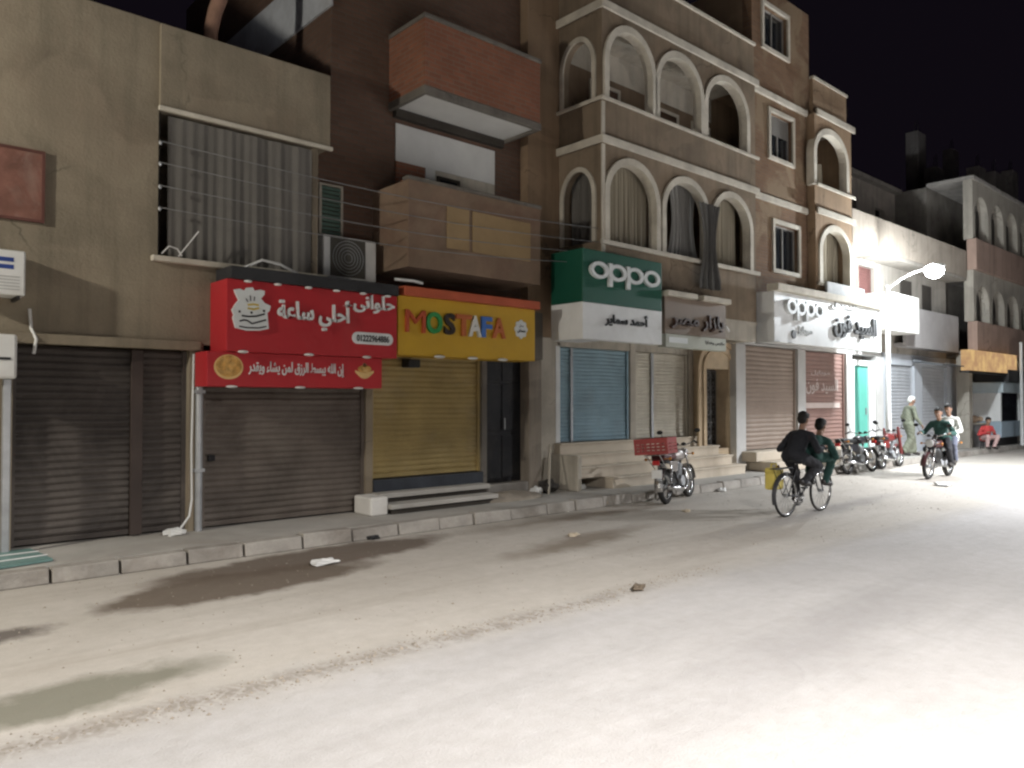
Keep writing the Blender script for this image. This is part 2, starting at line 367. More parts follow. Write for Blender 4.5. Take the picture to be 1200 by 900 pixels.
# ------------------------------------------------------------------ road, pavement, kerb
def road_material():
    m = bpy.data.materials.new('dusty_road'); m.use_nodes = True; t = NT(m)
    o = t.n('ShaderNodeOutputMaterial'); p = t.n('ShaderNodeBsdfPrincipled'); t.l(p.outputs[0], o.inputs[0])
    ge = t.n('ShaderNodeNewGeometry'); P = ge.outputs['Position']; sp = t.n('ShaderNodeSeparateXYZ'); t.l(P, sp.inputs[0])
    wob = t.noise(P, 0.9, 6, 0.65); wx = t.math('ADD', sp.outputs[0], t.math('MULTIPLY', t.math('SUBTRACT', wob, 0.5), 1.5))
    wob2 = t.noise(P, 1.7, 6, 0.65); wy = t.math('ADD', sp.outputs[1], t.math('MULTIPLY', t.math('SUBTRACT', wob2, 0.5), 0.7))
    n1 = t.ramp(t.noise(P, 0.55, 6, 0.6, 0.4), 0.3, 0.7); n2 = t.ramp(t.noise(P, 7, 5, 0.7), 0.3, 0.72); n3 = t.ramp(t.noise(P, 90, 3, 0.7), 0.25, 0.75)
    sand = t.mix(n1, (0.48, 0.445, 0.395), (0.57, 0.535, 0.485))
    tar = t.mix(n1, (0.45, 0.435, 0.425), (0.53, 0.515, 0.505))
    mp = t.n('ShaderNodeMapping'); mp.inputs['Scale'].default_value = (0.12, 2.6, 1); t.l(P, mp.inputs[0]); mp.inputs['Rotation'].default_value = (0, 0, R(2))
    trk = t.ramp(t.noise(mp.outputs[0], 1.0, 5, 0.65, 0.3), 0.5, 0.72); tar = t.mix(t.math('MULTIPLY', trk, 0.35), tar, (0.33, 0.32, 0.315)); sand = t.mix(t.math('MULTIPLY', trk, 0.3), sand, (0.3, 0.25, 0.2))
    edge = t.ramp(t.math('ADD', wy, t.math('MULTIPLY', sp.outputs[0], 0.02)), 4.4, 5.0)
    c = t.mix(edge, tar, sand)
    def stain(c, cx, cy, rx, ry, ang, col, amt, soft=0.45):
        ca, sa = math.cos(R(ang)), math.sin(R(ang))
        dx = t.math('SUBTRACT', wx, cx); dy = t.math('SUBTRACT', wy, cy)
        u = t.math('DIVIDE', t.math('ADD', t.math('MULTIPLY', dx, ca), t.math('MULTIPLY', dy, sa)), rx)
        v = t.math('DIVIDE', t.math('SUBTRACT', t.math('MULTIPLY', dy, ca), t.math('MULTIPLY', dx, sa)), ry)
        d = t.math('SQRT', t.math('ADD', t.math('MULTIPLY', u, u), t.math('MULTIPLY', v, v)))
        return t.mix(t.ramp(d, 1.0, 1.0 - soft, 0, amt), c, col)
    c = stain(c, 3.1, 7.45, 1.6, 0.6, 5, (0.105, 0.075, 0.052), 0.92, 0.3)
    c = stain(c, 4.3, 8.1, 2.2, 0.55, 4, (0.10, 0.07, 0.05), 0.9, 0.3)
    c = stain(c, 0.75, 7.0, 0.6, 0.32, 0, (0.09, 0.075, 0.068), 0.9)
    c = stain(c, 1.1, 5.3, 1.2, 0.36, 4, (0.16, 0.16, 0.115), 0.85, 0.5)
    c = stain(c, 7.4, 6.8, 1.9, 0.40, 8, (0.17, 0.13, 0.09), 0.75, 0.6)
    c = stain(c, 9.0, 8.2, 3.2, 0.28, -2, (0.2, 0.16, 0.12), 0.55, 0.7)
    c = stain(c, 12.5, 6.0, 4.5, 0.35, 3, (0.26, 0.25, 0.25), 0.6, 0.8)
    c = stain(c, 6.0, 2.8, 3.5, 0.5, 5, (0.31, 0.30, 0.30), 0.5, 0.8)
    # crumbling dark edge of the old asphalt
    ey = t.math('ABSOLUTE', t.math('SUBTRACT', t.math('ADD', sp.outputs[1], t.math('MULTIPLY', t.math('SUBTRACT', wob, 0.5), 0.35)), 4.72))
    wv = t.n('ShaderNodeTexWave'); wv.inputs['Scale'].default_value = 3.4; wv.inputs['Distortion'].default_value = 14; wv.inputs['Detail'].default_value = 3; wv.inputs['Detail Scale'].default_value = 2; t.l(P, wv.inputs['Vector'])
    ef = t.math('MULTIPLY', t.ramp(ey, 0.20, 0.02), t.ramp(t.math('ADD', t.math('MULTIPLY', wv.outputs['Fac'], 0.16), t.noise(P, 2.6, 7, 0.78, 0.5)), 0.46, 0.68))
    ef = t.math('MULTIPLY', ef, t.ramp(sp.outputs[0], 7.5, 5.0))
    c = t.mix(t.math('MULTIPLY', ef, 0.62), c, (0.19, 0.16, 0.125))
    c = t.mix(t.math('MULTIPLY', n2, 0.22), c, (0.22, 0.19, 0.15))
    c = t.mix(t.math('MULTIPLY', n3, 0.25), c, (0.2, 0.18, 0.155))
    vo = t.n('ShaderNodeTexVoronoi', feature='DISTANCE_TO_EDGE'); vo.inputs['Scale'].default_value = 0.55; t.l(t.n('ShaderNodeVectorMath', operation='ADD').outputs[0], vo.inputs['Vector'])
    va = vo.inputs['Vector'].links[0].from_node; t.l(P, va.inputs[0]); nc = t.n('ShaderNodeTexNoise'); nc.inputs['Scale'].default_value = 1.6; nc.inputs['Detail'].default_value = 5; t.l(P, nc.inputs['Vector']); t.l(nc.outputs['Color'], va.inputs[1])
    ck = t.math('MULTIPLY', t.ramp(vo.outputs[0], 0.012, 0.002), t.ramp(t.noise(P, 0.5, 3), 0.5, 0.6))
    c = t.mix(t.math('MULTIPLY', ck, 0.1), c, (0.16, 0.145, 0.13))
    t.l(c, p.inputs['Base Color']); p.inputs['Roughness'].default_value = 0.9; p.inputs['Specular IOR Level'].default_value = 0.25
    b = t.n('ShaderNodeBump'); b.inputs['Strength'].default_value = 0.45; b.inputs['Distance'].default_value = 0.03
    t.l(t.math('ADD', t.math('ADD', t.noise(P, 5, 6, 0.7), t.math('MULTIPLY', t.noise(P, 60, 4), 0.45)), t.math('MULTIPLY', t.noise(P, 0.7, 3), 1.5)), b.inputs['Height']); t.l(b.outputs[0], p.inputs['Normal'])
    return m
ROAD = road_material()
tag(MB().quad((-300,-300,0),(500,-300,0),(500,300,0),(-300,300,0)).build('road', ROAD, origin=(0,0,0)), kind='structure')
PAVE = mat('pavement_cement', (0.43, 0.41, 0.375), 0.92, 0.2, 0.8, 0.35, dirt=(0.2, 0.165, 0.13), dirt_amt=0.55, fine=24)
PAVE_Z = 0.15
tag(MB().box(-60, 140, 8.88, 14, 0.004, PAVE_Z).build('pavement', PAVE), kind='structure')
KERB = mat('kerb_stone', (0.36, 0.335, 0.30), 0.92, 0.28, 2.0, 0.5, dirt=(0.15, 0.12, 0.095), dirt_amt=0.6, fine=26)
kb = MB(); x = -20.0
while x < 90:
    L = random.uniform(0.62, 0.8); j = random.uniform(-0.014, 0.014); dz = random.uniform(-0.014, 0.008); tl = random.uniform(-0.012, 0.012)
    b = len(kb.v); kb.box(x + 0.012, x + L - 0.012, 8.68 + j, 8.87 + j, 0.002, 0.165 + dz)
    for k in (b+4, b+7): kb.v[k].z += tl
    for k in (b+4, b+5): kb.v[k].y += 0.02
    x += L
tag(kb.build('kerb', KERB, bevel=0.014), kind='structure')

# ------------------------------------------------------------------ street lamps
LENS = glow('lamp_light', (0.94, 0.97, 1.0), 60)
POLE = mat('white_pole_paint', (0.72, 0.73, 0.72), 0.5, 0.12, 2, 0.05, dirt=(0.4, 0.36, 0.3), dirt_amt=0.4)
def street_lamp(foot, d, power, col, half, blend, label):
    x, y = foot; dx, dy = d; z0 = PAVE_Z if y > 8 else 0.0
    t = thing('street_lamp', (x, y, z0), label, 'street lamp', 'street lamps along the street')
    MB().box(x-0.16, x+0.16, y-0.16, y+0.16, z0, z0+0.03).build('base_plate', POLE, t, bevel=0.006)
    p = MB(); p.tube([(x,y,z0+0.03),(x,y,z0+1.3),(x,y,z0+1.32),(x,y,z0+4.93)], 0.085, 14, 0.06); p.build('pole', POLE, t, True)
    arm = [(x + dx*1.0*k, y + dy*1.0*k, 5.0 + 0.42*math.sin(k*math.pi/2)) for k in [i_/10 for i_ in range(11)]]
    MB().tube([(x,y,z0+4.8)] + arm, 0.045, 10, 0.03).build('arm', POLE, t, True)
    hx, hy, hz = x + dx*1.25, y + dy*1.25, 5.44
    hd = MB(); rows = []
    hd.ell((hx, hy, hz+0.03), (0.15 + 0.13*abs(dx), 0.15 + 0.13*abs(dy), 0.085), 18, 10)
    hd.build('lamp_head', POLE, t, True)
    MB().ell((hx, hy, hz-0.09), (0.23, 0.23, 0.2), 20, 12).build('lamp_bowl', LENS, t, True)
    l = bpy.data.lights.new('lamp_light', 'SPOT' if half else 'POINT'); l.energy = power; l.color = col; l.shadow_soft_size = 0.12
    if half: l.spot_size = R(2*half); l.spot_blend = blend
    lo = bpy.data.objects.new('lamp_light', l); COL.objects.link(lo); lo.parent = t; lo.location = (hx-x, hy-y, hz-0.42-z0)
for q_, lb in zip(LAMPS, ('lit street lamp on a white pole beside the white sign and motorcycles', 'lit street lamp on a white pole at the near left end of the row', 'lit street lamp across the road beside the viewer', 'lit street lamp across the road opposite the motorcycles')): street_lamp(*q_, lb)

# ------------------------------------------------------------------ building A: ochre plaster house on the left
XA1 = fx(380, 10.0)
YA = 10.0
S_BROWN = mat('brown_shutter_paint', (0.066, 0.056, 0.050), 0.6, 0.4, 1.5, 0.1, 0.2, dirt=(0.15, 0.13, 0.115), dirt_amt=0.6, streak=False)
S_GREY = mat('rusty_grey_shutter', (0.13, 0.108, 0.092), 0.6, 0.3, 1.6, 0.12, 0.25, dirt=(0.2, 0.175, 0.15), dirt_amt=0.65)
S_YELL = mat('ochre_shutter_paint', (0.33, 0.245, 0.10), 0.6, 0.25, 1.3, 0.1, 0.1, dirt=(0.3, 0.25, 0.17), dirt_amt=0.6)
S_BLUE = mat('blue_shutter_paint', (0.27, 0.39, 0.45), 0.55, 0.18, 1.4, 0.1, 0.1, dirt=(0.3, 0.34, 0.34), dirt_amt=0.4)
S_CREAM = mat('cream_shutter_paint', (0.60, 0.56, 0.47), 0.6, 0.15, 1.4, 0.1, 0.1, dirt=(0.3, 0.25, 0.19), dirt_amt=0.4)
S_TAUPE = mat('taupe_shutter_paint', (0.30, 0.235, 0.19), 0.6, 0.15, 1.4, 0.1, 0.1, dirt=(0.22, 0.18, 0.15), dirt_amt=0.4)
S_SILV = mat('silver_shutter_paint', (0.42, 0.43, 0.45), 0.55, 0.15, 1.4, 0.1, 0.2)

ha = thing('plaster_house', (0, YA, PAVE_Z), 'low ochre plastered house at the left with a wide curtained opening over dark shutters', 'building')
wx0, wx1 = fx(183, YA), fx(368, YA)          # upper opening
sx0, sx1 = fx(15, YA), fx(222, YA)           # dark shutter
rx0, rx1 = fx(238, YA), fx(429, YA)          # shutter under the red sign
m = MB()
m.box(-7, wx0, YA, 16, 2.52, 6.53); m.box(wx0, XA1, YA, 16, 2.52, 3.55); m.box(wx0, XA1 + 0.04, YA - 0.06, 16, 5.44, 6.5)
m.box(wx1, wx1 + 0.09, YA + 0.09, YA + 0.3, 3.55, 5.44)
m.box(wx0, XA1, YA + 1.1, 16, 3.55, 5.44)
m.box(-7, sx0, YA, 16, PAVE_Z, 2.52); m.box(sx1, rx0, YA, 16, PAVE_Z, 2.52)
m.box(rx1, rx1 + 0.12, YA, 16, PAVE_Z, 2.52)
m.box(sx0, sx1, YA + 0.4, 16, PAVE_Z, 2.52); m.box(rx0, rx1, YA + 0.4, 16, PAVE_Z, 2.52)
m.build('wall', P_TAN, ha)
MB().box(-7, rx0 - 0.05, YA - 0.07, YA - 0.002, 2.44, 2.56).build('lintel_ledge', P_TAN, ha, bevel=0.012)
MB().box(wx0 - 0.03, XA1 + 0.06, YA - 0.12, YA - 0.062, 5.40, 5.455).build('canopy_edge', P_TRIM, ha, bevel=0.008)
MB().box(wx0 - 0.08, XA1, YA - 0.09, YA + 0.05, 3.53, 3.60).build('window_sill', P_TRIM, ha, bevel=0.01)
def shutter(parent, x0, x1, y, z0, z1, mm, label, post=True, pitch=0.085, bottom=True):
    s = MB().slats(x0, x1, y, z0 + (0.07 if bottom else 0), z1, pitch).build('roller_shutter', mm, parent)
    tag(s, label)
    if bottom: MB().box(x0, x1, y - 0.025, y + 0.03, z0 + 0.005, z0 + 0.068).build('bottom_rail', mm, s, bevel=0.005)
    for u in (x0 - 0.002, x1 - 0.05): MB().box(u, u + 0.052, y - 0.05, y - 0.018, z0, z1).build('guide_rail', mm, s)
    return s
s1 = shutter(ha, sx0, sx1, YA + 0.16, PAVE_Z + 0.02, 2.43, S_BROWN, 'dark brown shutter in two panels')
MB().box(fx(153, YA + .1), fx(167, YA + .1), YA + 0.06, YA + 0.11, PAVE_Z + 0.02, 2.43).build('centre_post', mat('maroon_post', (0.055, 0.04, 0.034), 0.6), s1, bevel=0.006)
s2 = shutter(ha, rx0, rx1, YA + 0.1, PAVE_Z + 0.02, 2.43, S_GREY, 'rusty grey brown shutter below the red sign')
MB().box(fx(246, YA), fx(254, YA), YA + 0.03, YA + 0.07, 1.02, 1.1).build('lock', BLACKM, s2, bevel=0.005)
MB().box(-7, XA1, 10.2, 16, 6.54, 6.62).build('roof_slab', CONC, ha)
# grille bars of the opening's dark left reveal
MB().box(wx0, wx0 + 0.05, YA + 0.10, YA + 0.16, 3.6, 5.43).build('window_jamb', BLACKM, ha)

cur = mat('grey_curtain_cloth', (0.16, 0.15, 0.135), 0.95, 0.18, 1.2, 0.1, dirt=(0.10, 0.09, 0.08), dirt_amt=0.4, fine=30, streak=True)
c = curtain_mb(wx0 + 0.13, wx1 - 0.02, 3.62, 5.40, YA + 0.06, 0.020, 0.34, seed=3).build('curtain', cur, smooth=True)
tag(c, 'wide grey striped cloth curtain filling the opening of the ochre house', 'curtain', 'curtains in the openings')

# drain pipe, conduit, left post with box
px_ = fx(232, YA)
d = MB(); d.tube([(px_, YA - 0.05, PAVE_Z), (px_, YA - 0.05, 2.42)], 0.045, 12); d.box(px_ - .06, px_ + .06, YA - .1, YA - .001, 0.9, 0.94); d.box(px_ - .06, px_ + .06, YA - .1, YA - .001, 1.9, 1.94)
tag(d.build('drain_pipe', STEEL, smooth=False), 'grey vertical pipe between the two dark shutters', 'pipe')
cx_ = fx(224, YA)
tag(MB().tube([(cx_ + .02, YA - .03, 2.4), (cx_, YA - .03, 1.2), (cx_ + .01, YA - .03, 0.55), (cx_ - .03, YA - .06, 0.35), (cx_ - .16, YA - .1, 0.2), (cx_ - .2, YA - .15, PAVE_Z + .02)], 0.014, 6).build('cable', WHITEPL), 'thin pale cable running down beside the grey pipe', 'cable')
tag(MB().tube([(fx(33, YA), YA - .02, fz(33, 362, YA)), (fx(35, YA), YA - .03, fz(35, 385, YA)), (fx(40, YA), YA - .09, fz(40, 398, YA)), (fx(37, YA), YA - .1, fz(37, 415, YA))], 0.018, 7).build('cable', WHITEPL), 'short pale cable end hanging below the air conditioner at the left', 'cable')
lx0, lx1 = fx(3, 9.8), fx(13, 9.8)
t = thing('meter_post', ((lx0+lx1)/2, 9.8, PAVE_Z), 'pale grey post with a rounded white box on top at the left edge', 'meter box')
MB().box(lx0, lx1, 9.76, 9.84, PAVE_Z, fz(5, 444, 9.8)).build('post', STEEL, t, bevel=0.01)
MB().box(fx(-22, 9.8), fx(18, 9.8), 9.7, 9.9, fz(5, 444, 9.8), fz(5, 392, 9.8)).build('box', WHITEPL, t, bevel=0.03)
MB().box(fx(-10, 9.8), fx(10, 9.8), 9.692, 9.7, fz(5, 422, 9.8), fz(5, 419, 9.8)).build('latch', BLACKPL, t)

def aircon(name_loc, x0, x1, y, z0, z1, dep, label, marks):
    t = thing('air_conditioner', ((x0+x1)/2, y, z0), label, 'air conditioner', 'air conditioner units on the walls')
    MB().box(x0, x1, y - dep, y, z0, z1).build('casing', WHITEPL, t, bevel=0.02)
    fw = (x1-x0)
    if marks:
        g = MB()
        for zz in (0.78, 0.62):
            g.box(x0 + fw*0.45, x0 + fw*0.80, y - dep - 0.004, y - dep - 0.001, z0 + (z1-z0)*zz - 0.02, z0 + (z1-z0)*zz + 0.025)
        g.build('printed_mark', mat('blue_print', (0.03, 0.06, 0.25), 0.6), t)
        g = MB()
        for k in range(5): g.box(x0 + fw*0.1, x0 + fw*0.9, y - dep - 0.006, y - dep - 0.001, z0 + (z1-z0)*(0.12 + 0.07*k), z0 + (z1-z0)*(0.14 + 0.07*k))
        g.build('air_grille', mat('grille_grey', (0.4, 0.4, 0.39), 0.6), t)
    else:
        cxx = x0 + fw*0.45; czz = (z0+z1)/2; r = min(fw*0.36, (z1-z0)*0.42)
        MB().box(cxx - r*1.12, cxx + r*1.12, y - dep - 0.004, y - dep - 0.001, czz - r*1.08, czz + r*1.08).build('fan_opening', mat('fan_dark', (0.09, 0.085, 0.07), 0.7), t)
        g = MB()
        for k in range(5): g.ring((cxx, y - dep - 0.012, czz), (0, 1, 0), r*(0.25 + 0.18*k), 0.005, 24, 5)
        g.build('fan_guard', STEEL, t)
    for u in (x0 + 0.05, x1 - 0.08): MB().box(u, u + 0.03, y - dep, y + 0.25, z0 - 0.04, z0 - 0.002).build('bracket', BLACKM, t)
aircon('a', fx(-45, 9.62), fx(29, 9.62), YA - 0.02, fz(15, 346, 9.65), fz(15, 293, 9.65), 0.33, 'white boxed air conditioner with blue marks at the left edge', True)
# faded framed picture panel
pm = mat('faded_poster_print', (0.21, 0.10, 0.075), 0.8, 0.45, 2.6, 0.05, dirt=(0.3, 0.24, 0.2), dirt_amt=0.7)
t = thing('wall_panel', (fx(20, YA), YA, fz(20, 250, YA)), 'faded reddish framed panel on the ochre wall at the left edge', 'wall panel')
MB().box(fx(-40, YA), fx(45, YA), YA - 0.03, YA - 0.001, fz(20, 255, YA), fz(20, 176, YA)).build('picture', pm, t)
fr = MB(); a0, a1, b0, b1 = fx(-40, YA), fx(45, YA), fz(20, 255, YA), fz(20, 176, YA)
for q in ((a0-.03, a0, b0-.03, b1+.03), (a1, a1+.03, b0-.03, b1+.03), (a0, a1, b0-.03, b0), (a0, a1, b1, b1+.03)): fr.box(q[0], q[1], YA - .045, YA - .001, q[2], q[3])
fr.build('frame', mat('maroon_frame', (0.12, 0.05, 0.04), 0.6), t)
# clay pipe and clutter on the roof of A
p0 = at(247, 36, 11.0); p1 = at(258, -2, 11.0)
tag(MB().tube([(p0.x, 11, 6.62), p0, (p0.x+.06, 11, p0.z+.3), p1, (p1.x + .02, 11, p1.z + .5)], 0.09, 10, 0.11).build('vent_pipe', mat('clay_pipe', (0.34, 0.2, 0.14), 0.85, 0.25), smooth=True), 'leaning reddish clay vent pipe on the roof of the ochre house', 'pipe')

# ------------------------------------------------------------------ building B: red brick house with projecting balconies
XB0, XB1, YB = XA1 + 0.06, 9.75, 10.6
hb = thing('brick_house', ((XB0+XB1)/2, YB, PAVE_Z), 'unfinished red brick house with two projecting balconies above the yellow sign', 'building')
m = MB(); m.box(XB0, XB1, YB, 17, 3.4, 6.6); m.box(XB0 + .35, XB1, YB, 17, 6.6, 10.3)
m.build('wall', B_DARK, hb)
m = MB(); m.box(XB0 + .31, XB0 + .349, YB - .05, 17, 7.9, 8.75)
m.build('plaster_band', mat('bluish_whitewash', (0.5, 0.52, 0.55), 0.9, 0.2, 2, 0.4, dirt=(0.3, 0.3, 0.3), dirt_amt=0.6), hb)
bx0, bx1, yf = fx(497, 9.6), fx(633, 9.6), 9.6
# upper balcony: brick parapet, white soffit
z0, z1 = 6.56, 7.72
m = MB(); m.box(bx0, bx1, yf, yf + .12, z0 + .1, z1); m.box(bx0, bx0 + .12, yf + .12, YB, z0 + .1, z1); m.box(bx1 - .12, bx1, yf + .12, YB, z0 + .1, z1)
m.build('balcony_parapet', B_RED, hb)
MB().box(bx0 - .02, bx1 + .02, yf - .03, YB, z1 + .002, z1 + .07).build('parapet_cap', CONC_D, hb, bevel=0.01)
SOFF = mat('white_soffit_paint', (0.62, 0.62, 0.6), 0.85, 0.08, 1.5, 0.1)
m = MB(); m.box(bx0 + .06, bx1 - .06, yf + .06, YB, z0 + .02, z0 + .098); m.build('balcony_soffit', SOFF, hb)
m = MB(); m.box(bx0 - .02, bx1 + .02, yf - .02, yf + .058, z0 - .02, z0 + .099); m.box(bx0 - .02, bx0 + .058, yf + .06, YB, z0 - .02, z0 + .099); m.box(bx1 - .058, bx1 + .02, yf + .06, YB, z0 - .02, z0 + .099)
m.build('slab_edge', CONC_D, hb, bevel=0.008)
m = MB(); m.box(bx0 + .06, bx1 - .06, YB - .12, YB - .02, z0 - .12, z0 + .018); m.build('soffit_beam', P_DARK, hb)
# back wall of the middle floor: white band, red brick corner, door and windows
zb0, zb1 = 3.85, 6.45
m = MB(); m.box(bx0 + .12, bx1 - .2, YB - .018, YB - .002, 5.75, zb1 - .08); m.box(bx0 + .72, bx0 + .92, YB - .02, YB - .002, 4.3, 5.748)
m.build('painted_back_wall', SOFF, hb)
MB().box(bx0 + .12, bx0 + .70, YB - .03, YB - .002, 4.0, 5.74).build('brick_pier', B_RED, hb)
MB().box(bx0 + .925, bx1 - .2, YB - .016, YB - .002, 4.0, 5.745).build('plaster_panel', P_LIGHT, hb)
for (a, b, c_, d_, nm) in ((bx0 + 1.0, bx0 + 1.38, 4.95, 5.6, 'window'), (bx0 + 1.85, bx1 - .3, 4.1, 5.45, 'balcony_door')):
    fo = MB()
    for q in ((a - .05, a, c_, d_ + .05), (b, b + .05, c_, d_ + .05), (a, b, d_, d_ + .05)): fo.box(q[0], q[1], YB - .06, YB - .018, q[2], q[3])
    f_ = fo.build(nm, P_DARK, hb)
    MB().box(a, b, YB - .035, YB - .018, c_, d_).build('pane', DGLASS, f_)
# middle balcony: grey brown parapet with two tan boards
z0, z1 = 3.83, 5.15
gx0 = fx(478, 9.6)
m = MB(); m.box(gx0, bx1, yf, yf + .12, z0, z1); m.box(gx0, gx0 + .12, yf + .12, YB, z0, z1); m.box(bx1 - .12, bx1, yf + .12, YB, z0, z1); m.box(gx0 + .12, bx1 - .12, yf + .12, YB, z0, z0 + .12)
m.build('balcony_parapet', mat('patched_brick', (0.235, 0.165, 0.115), 0.95, 0.25, 1.2, 0.5, dirt=(0.16, 0.085, 0.06), dirt_amt=0.7), hb)
MB().box(gx0 - .02, bx1 + .02, yf - .025, yf + .14, z1 + .002, z1 + .06).build('parapet_cap', CONC_D, hb, bevel=0.01)
for a, b in ((fx(523, yf), fx(549, yf)), (fx(553, yf), fx(621, yf))):
    MB().box(a, b, yf - .02, yf - .002, 4.2, 4.86).build('tan_board', mat('tan_board', (0.33, 0.23, 0.12), 0.85, 0.15, 1.5, 0.15, dirt=(0.2, 0.14, 0.09)), hb, bevel=0.005)
# green shutter window on the recessed wall
a, b = fx(372, YB - .03), fx(400, YB - .03)
g = MB()
for k in range(12): g.box(a + .04, b - .04, YB - .05, YB - .02, 4.35 + k*.062, 4.35 + k*.062 + .045)
wn = g.build('window', mat('green_window_shutter', (0.10, 0.16, 0.13), 0.7, 0.2), hb); tag(wn, 'green slatted window')
g = MB(); g.box(a, a + .04, YB - .06, YB - .002, 4.3, 5.12); g.box(b - .04, b, YB - .06, YB - .002, 4.3, 5.12); g.box(a + .04, b - .04, YB - .06, YB - .002, 4.3, 4.345); g.box(a + .04, b - .04, YB - .06, YB - .002, 5.09, 5.12)
g.build('frame', P_LIGHT, wn)
# ground floor of B
yx0, yx1 = rx1 + .13, fx(559, YB - .45)
YG = 10.0
m = MB(); m.box(rx1 + .121, XB1, YG, 17, 2.55, 3.399)
dx0, dx1 = fx(565, YG + .15), fx(612, YG + .15)
m.box(yx1 + .0, dx0, YG + .02, 17, PAVE_Z, 2.55); m.box(yx0, yx1, YG + .3, 17, PAVE_Z, 2.55); m.box(dx0, dx1, YG + .4, 17, PAVE_Z, 2.55)
m.build('ground_wall', CONC_D, hb)
MB().box(dx1, fx(635, YG - .03), YG - .03, 17, PAVE_Z, 2.55).build('pillar', mat('grimy_pillar_plaster', (0.27, 0.235, 0.19), 0.92, 0.25, 1.5, 0.4, dirt=(0.13, 0.1, 0.08), dirt_amt=0.7, streak=True), hb, bevel=0.02)
sh = shutter(hb, yx0, yx1, YG + .12, 0.62, 2.54, S_YELL, 'ochre yellow shutter below the yellow sign')
MB().box(yx0, yx1, YG - .02, YG + .16, PAVE_Z, 0.61).build('plinth', mat('blue_black_tiles', (0.035, 0.04, 0.05), 0.4, 0.3, 3, 0.05), hb)
dr = MB().box(dx0, dx1, YG + .2, YG + .26, 0.38, 2.54).build('door', BLACKM, hb); tag(dr, 'black metal door')
g = MB(); 
for k in range(2):
    u0 = dx0 + .05 + k*(dx1-dx0-.06)/2; u1 = u0 + (dx1-dx0-.16)/2
    for zz0, zz1 in ((.45, 1.2), (1.28, 2.1), (2.16, 2.5)): g.box(u0, u1, YG + .185, YG + .199, zz0, zz1)
g.build('door_panel', BLACKM, dr, bevel=0.006)
MB().tube([((dx0+dx1)/2 + .05, YG + .15, 1.3), ((dx0+dx1)/2 + .05, YG + .15, 1.5)], .012, 6).build('handle', STEEL, dr)
MB().box(dx0, dx1, YG - .02, YG + .26, PAVE_Z, 0.375).build('door_step', CONC, hb, bevel=0.02)
# wall lamp box above the yellow shutter
tag(MB().box(fx(476, 9.93), fx(490, 9.93), 9.86, 10.07, 2.32, 2.45).build('alarm_box', BLACKPL, bevel=0.02), 'small black box above the yellow shutter', 'box')
# AC on brick wall
aircon('b', fx(376, 10.3), fx(438, 10.3), YB - .02, fz(405, 328, 10.3), fz(405, 279, 10.3), 0.34, 'white framed air conditioner above the red sign on the dark brick wall', False)

# ------------------------------------------------------------------ shop signs
RED = mat('red_sign_sheet', (0.43, 0.024, 0.03), 0.5, 0.10, 0.8, 0.12, dirt=(0.33, 0.06, 0.055), dirt_amt=0.5, fine=15)
YELLOW = mat('yellow_sign_sheet', (0.57, 0.34, 0.025), 0.5, 0.10, 0.8, 0.12, dirt=(0.45, 0.29, 0.07), dirt_amt=0.5, fine=15)
SGREEN = mat('green_sign_sheet', (0.010, 0.085, 0.052), 0.45, 0.08, 0.8, 0.03, fine=15)
LW = mat('white_letter_acrylic', (0.68, 0.70, 0.69), 0.4, 0.06, 3, 0.0)
def px_poly(pts, Y): return [(at(a, b, Y).x, at(a, b, Y).z) for a, b in pts]
# the red sweet shop sign, two tiers
ys = 9.45
ux0, ux1 = fx(265, ys), fx(465, ys); uz0, uz1 = 2.42, 3.33
t = thing('shop_sign', ((ux0+ux1)/2, 9.7, 2.0), 'big red two tier sweet shop sign with a white cake emblem and Arabic lettering', 'shop sign', 'shop signs')
MB().box(ux0, ux1, ys, YA - .002, uz0, uz1).build('upper_panel', RED, t, bevel=0.008)
lz0 = 1.98
MB().box(ux0 - .22, ux1 - .22, ys + .05, YA - .09, lz0, uz0 - .004).build('lower_panel', RED, t, bevel=0.008)
MB().box(ux0 + .03, ux1, ys - .05, YA - .1, uz1 + .002, uz1 + .16).build('top_hood', mat('black_hood', (0.03, 0.03, 0.032), 0.7, 0.3), t, bevel=0.01)
def spots(t, pxs, Y, z, wd=.10, hh=.035):
    for p_ in pxs:
        u = fx(p_, Y); g = MB(); g.ell((u, Y - .045, z), (wd/2, .05, hh/2), 12, 8); g.box(u - .012, u + .012, Y - .03, Y + .01, z - .012, z + .012)
        g.build('spot_lamp', WHITEPL, t, True)
spots(t, (288, 323, 359, 392, 423, 452), ys, uz1 - .02)
spots(t, (283, 360, 428), ys + .03, uz0 - .0, .14, .04); spots(t, (270, 350, 418), ys + .05, lz0 - .0, .15, .035)
LO = YELLOW
letters('lettering', arabic('أحلي ساعة'), LW, t, fx(324, ys), fx(411, ys), ys, fz(365, 368, ys), .44, .035, .024)
letters('lettering', arabic('حلوانى'), LW, t, fx(413, ys), fx(461, ys), ys, fz(437, 357, ys), .26, .035, .022)
# phone pill
pa, pb = fx(412, ys), fx(460, ys); pz = fz(436, 397, ys); ph = .085
pp = [(pb - ph + ph*math.cos(q), pz + ph*math.sin(q)) for q in [math.pi*(i/8 - .5) for i in range(9)]] + [(pa + ph - ph*math.cos(q), pz - ph*math.sin(q)) for q in [math.pi*(i/8 - .5) for i in range(9)]]
MB().prism(pp, ys - .012, ys - .001).build('phone_plate', LW, t)
letters('phone_number', '01222964886', mat('black_print', (0.02, 0.02, 0.02), 0.5), t, pa + .07, pb - .07, ys - .013, pz, .095, .004, .02)
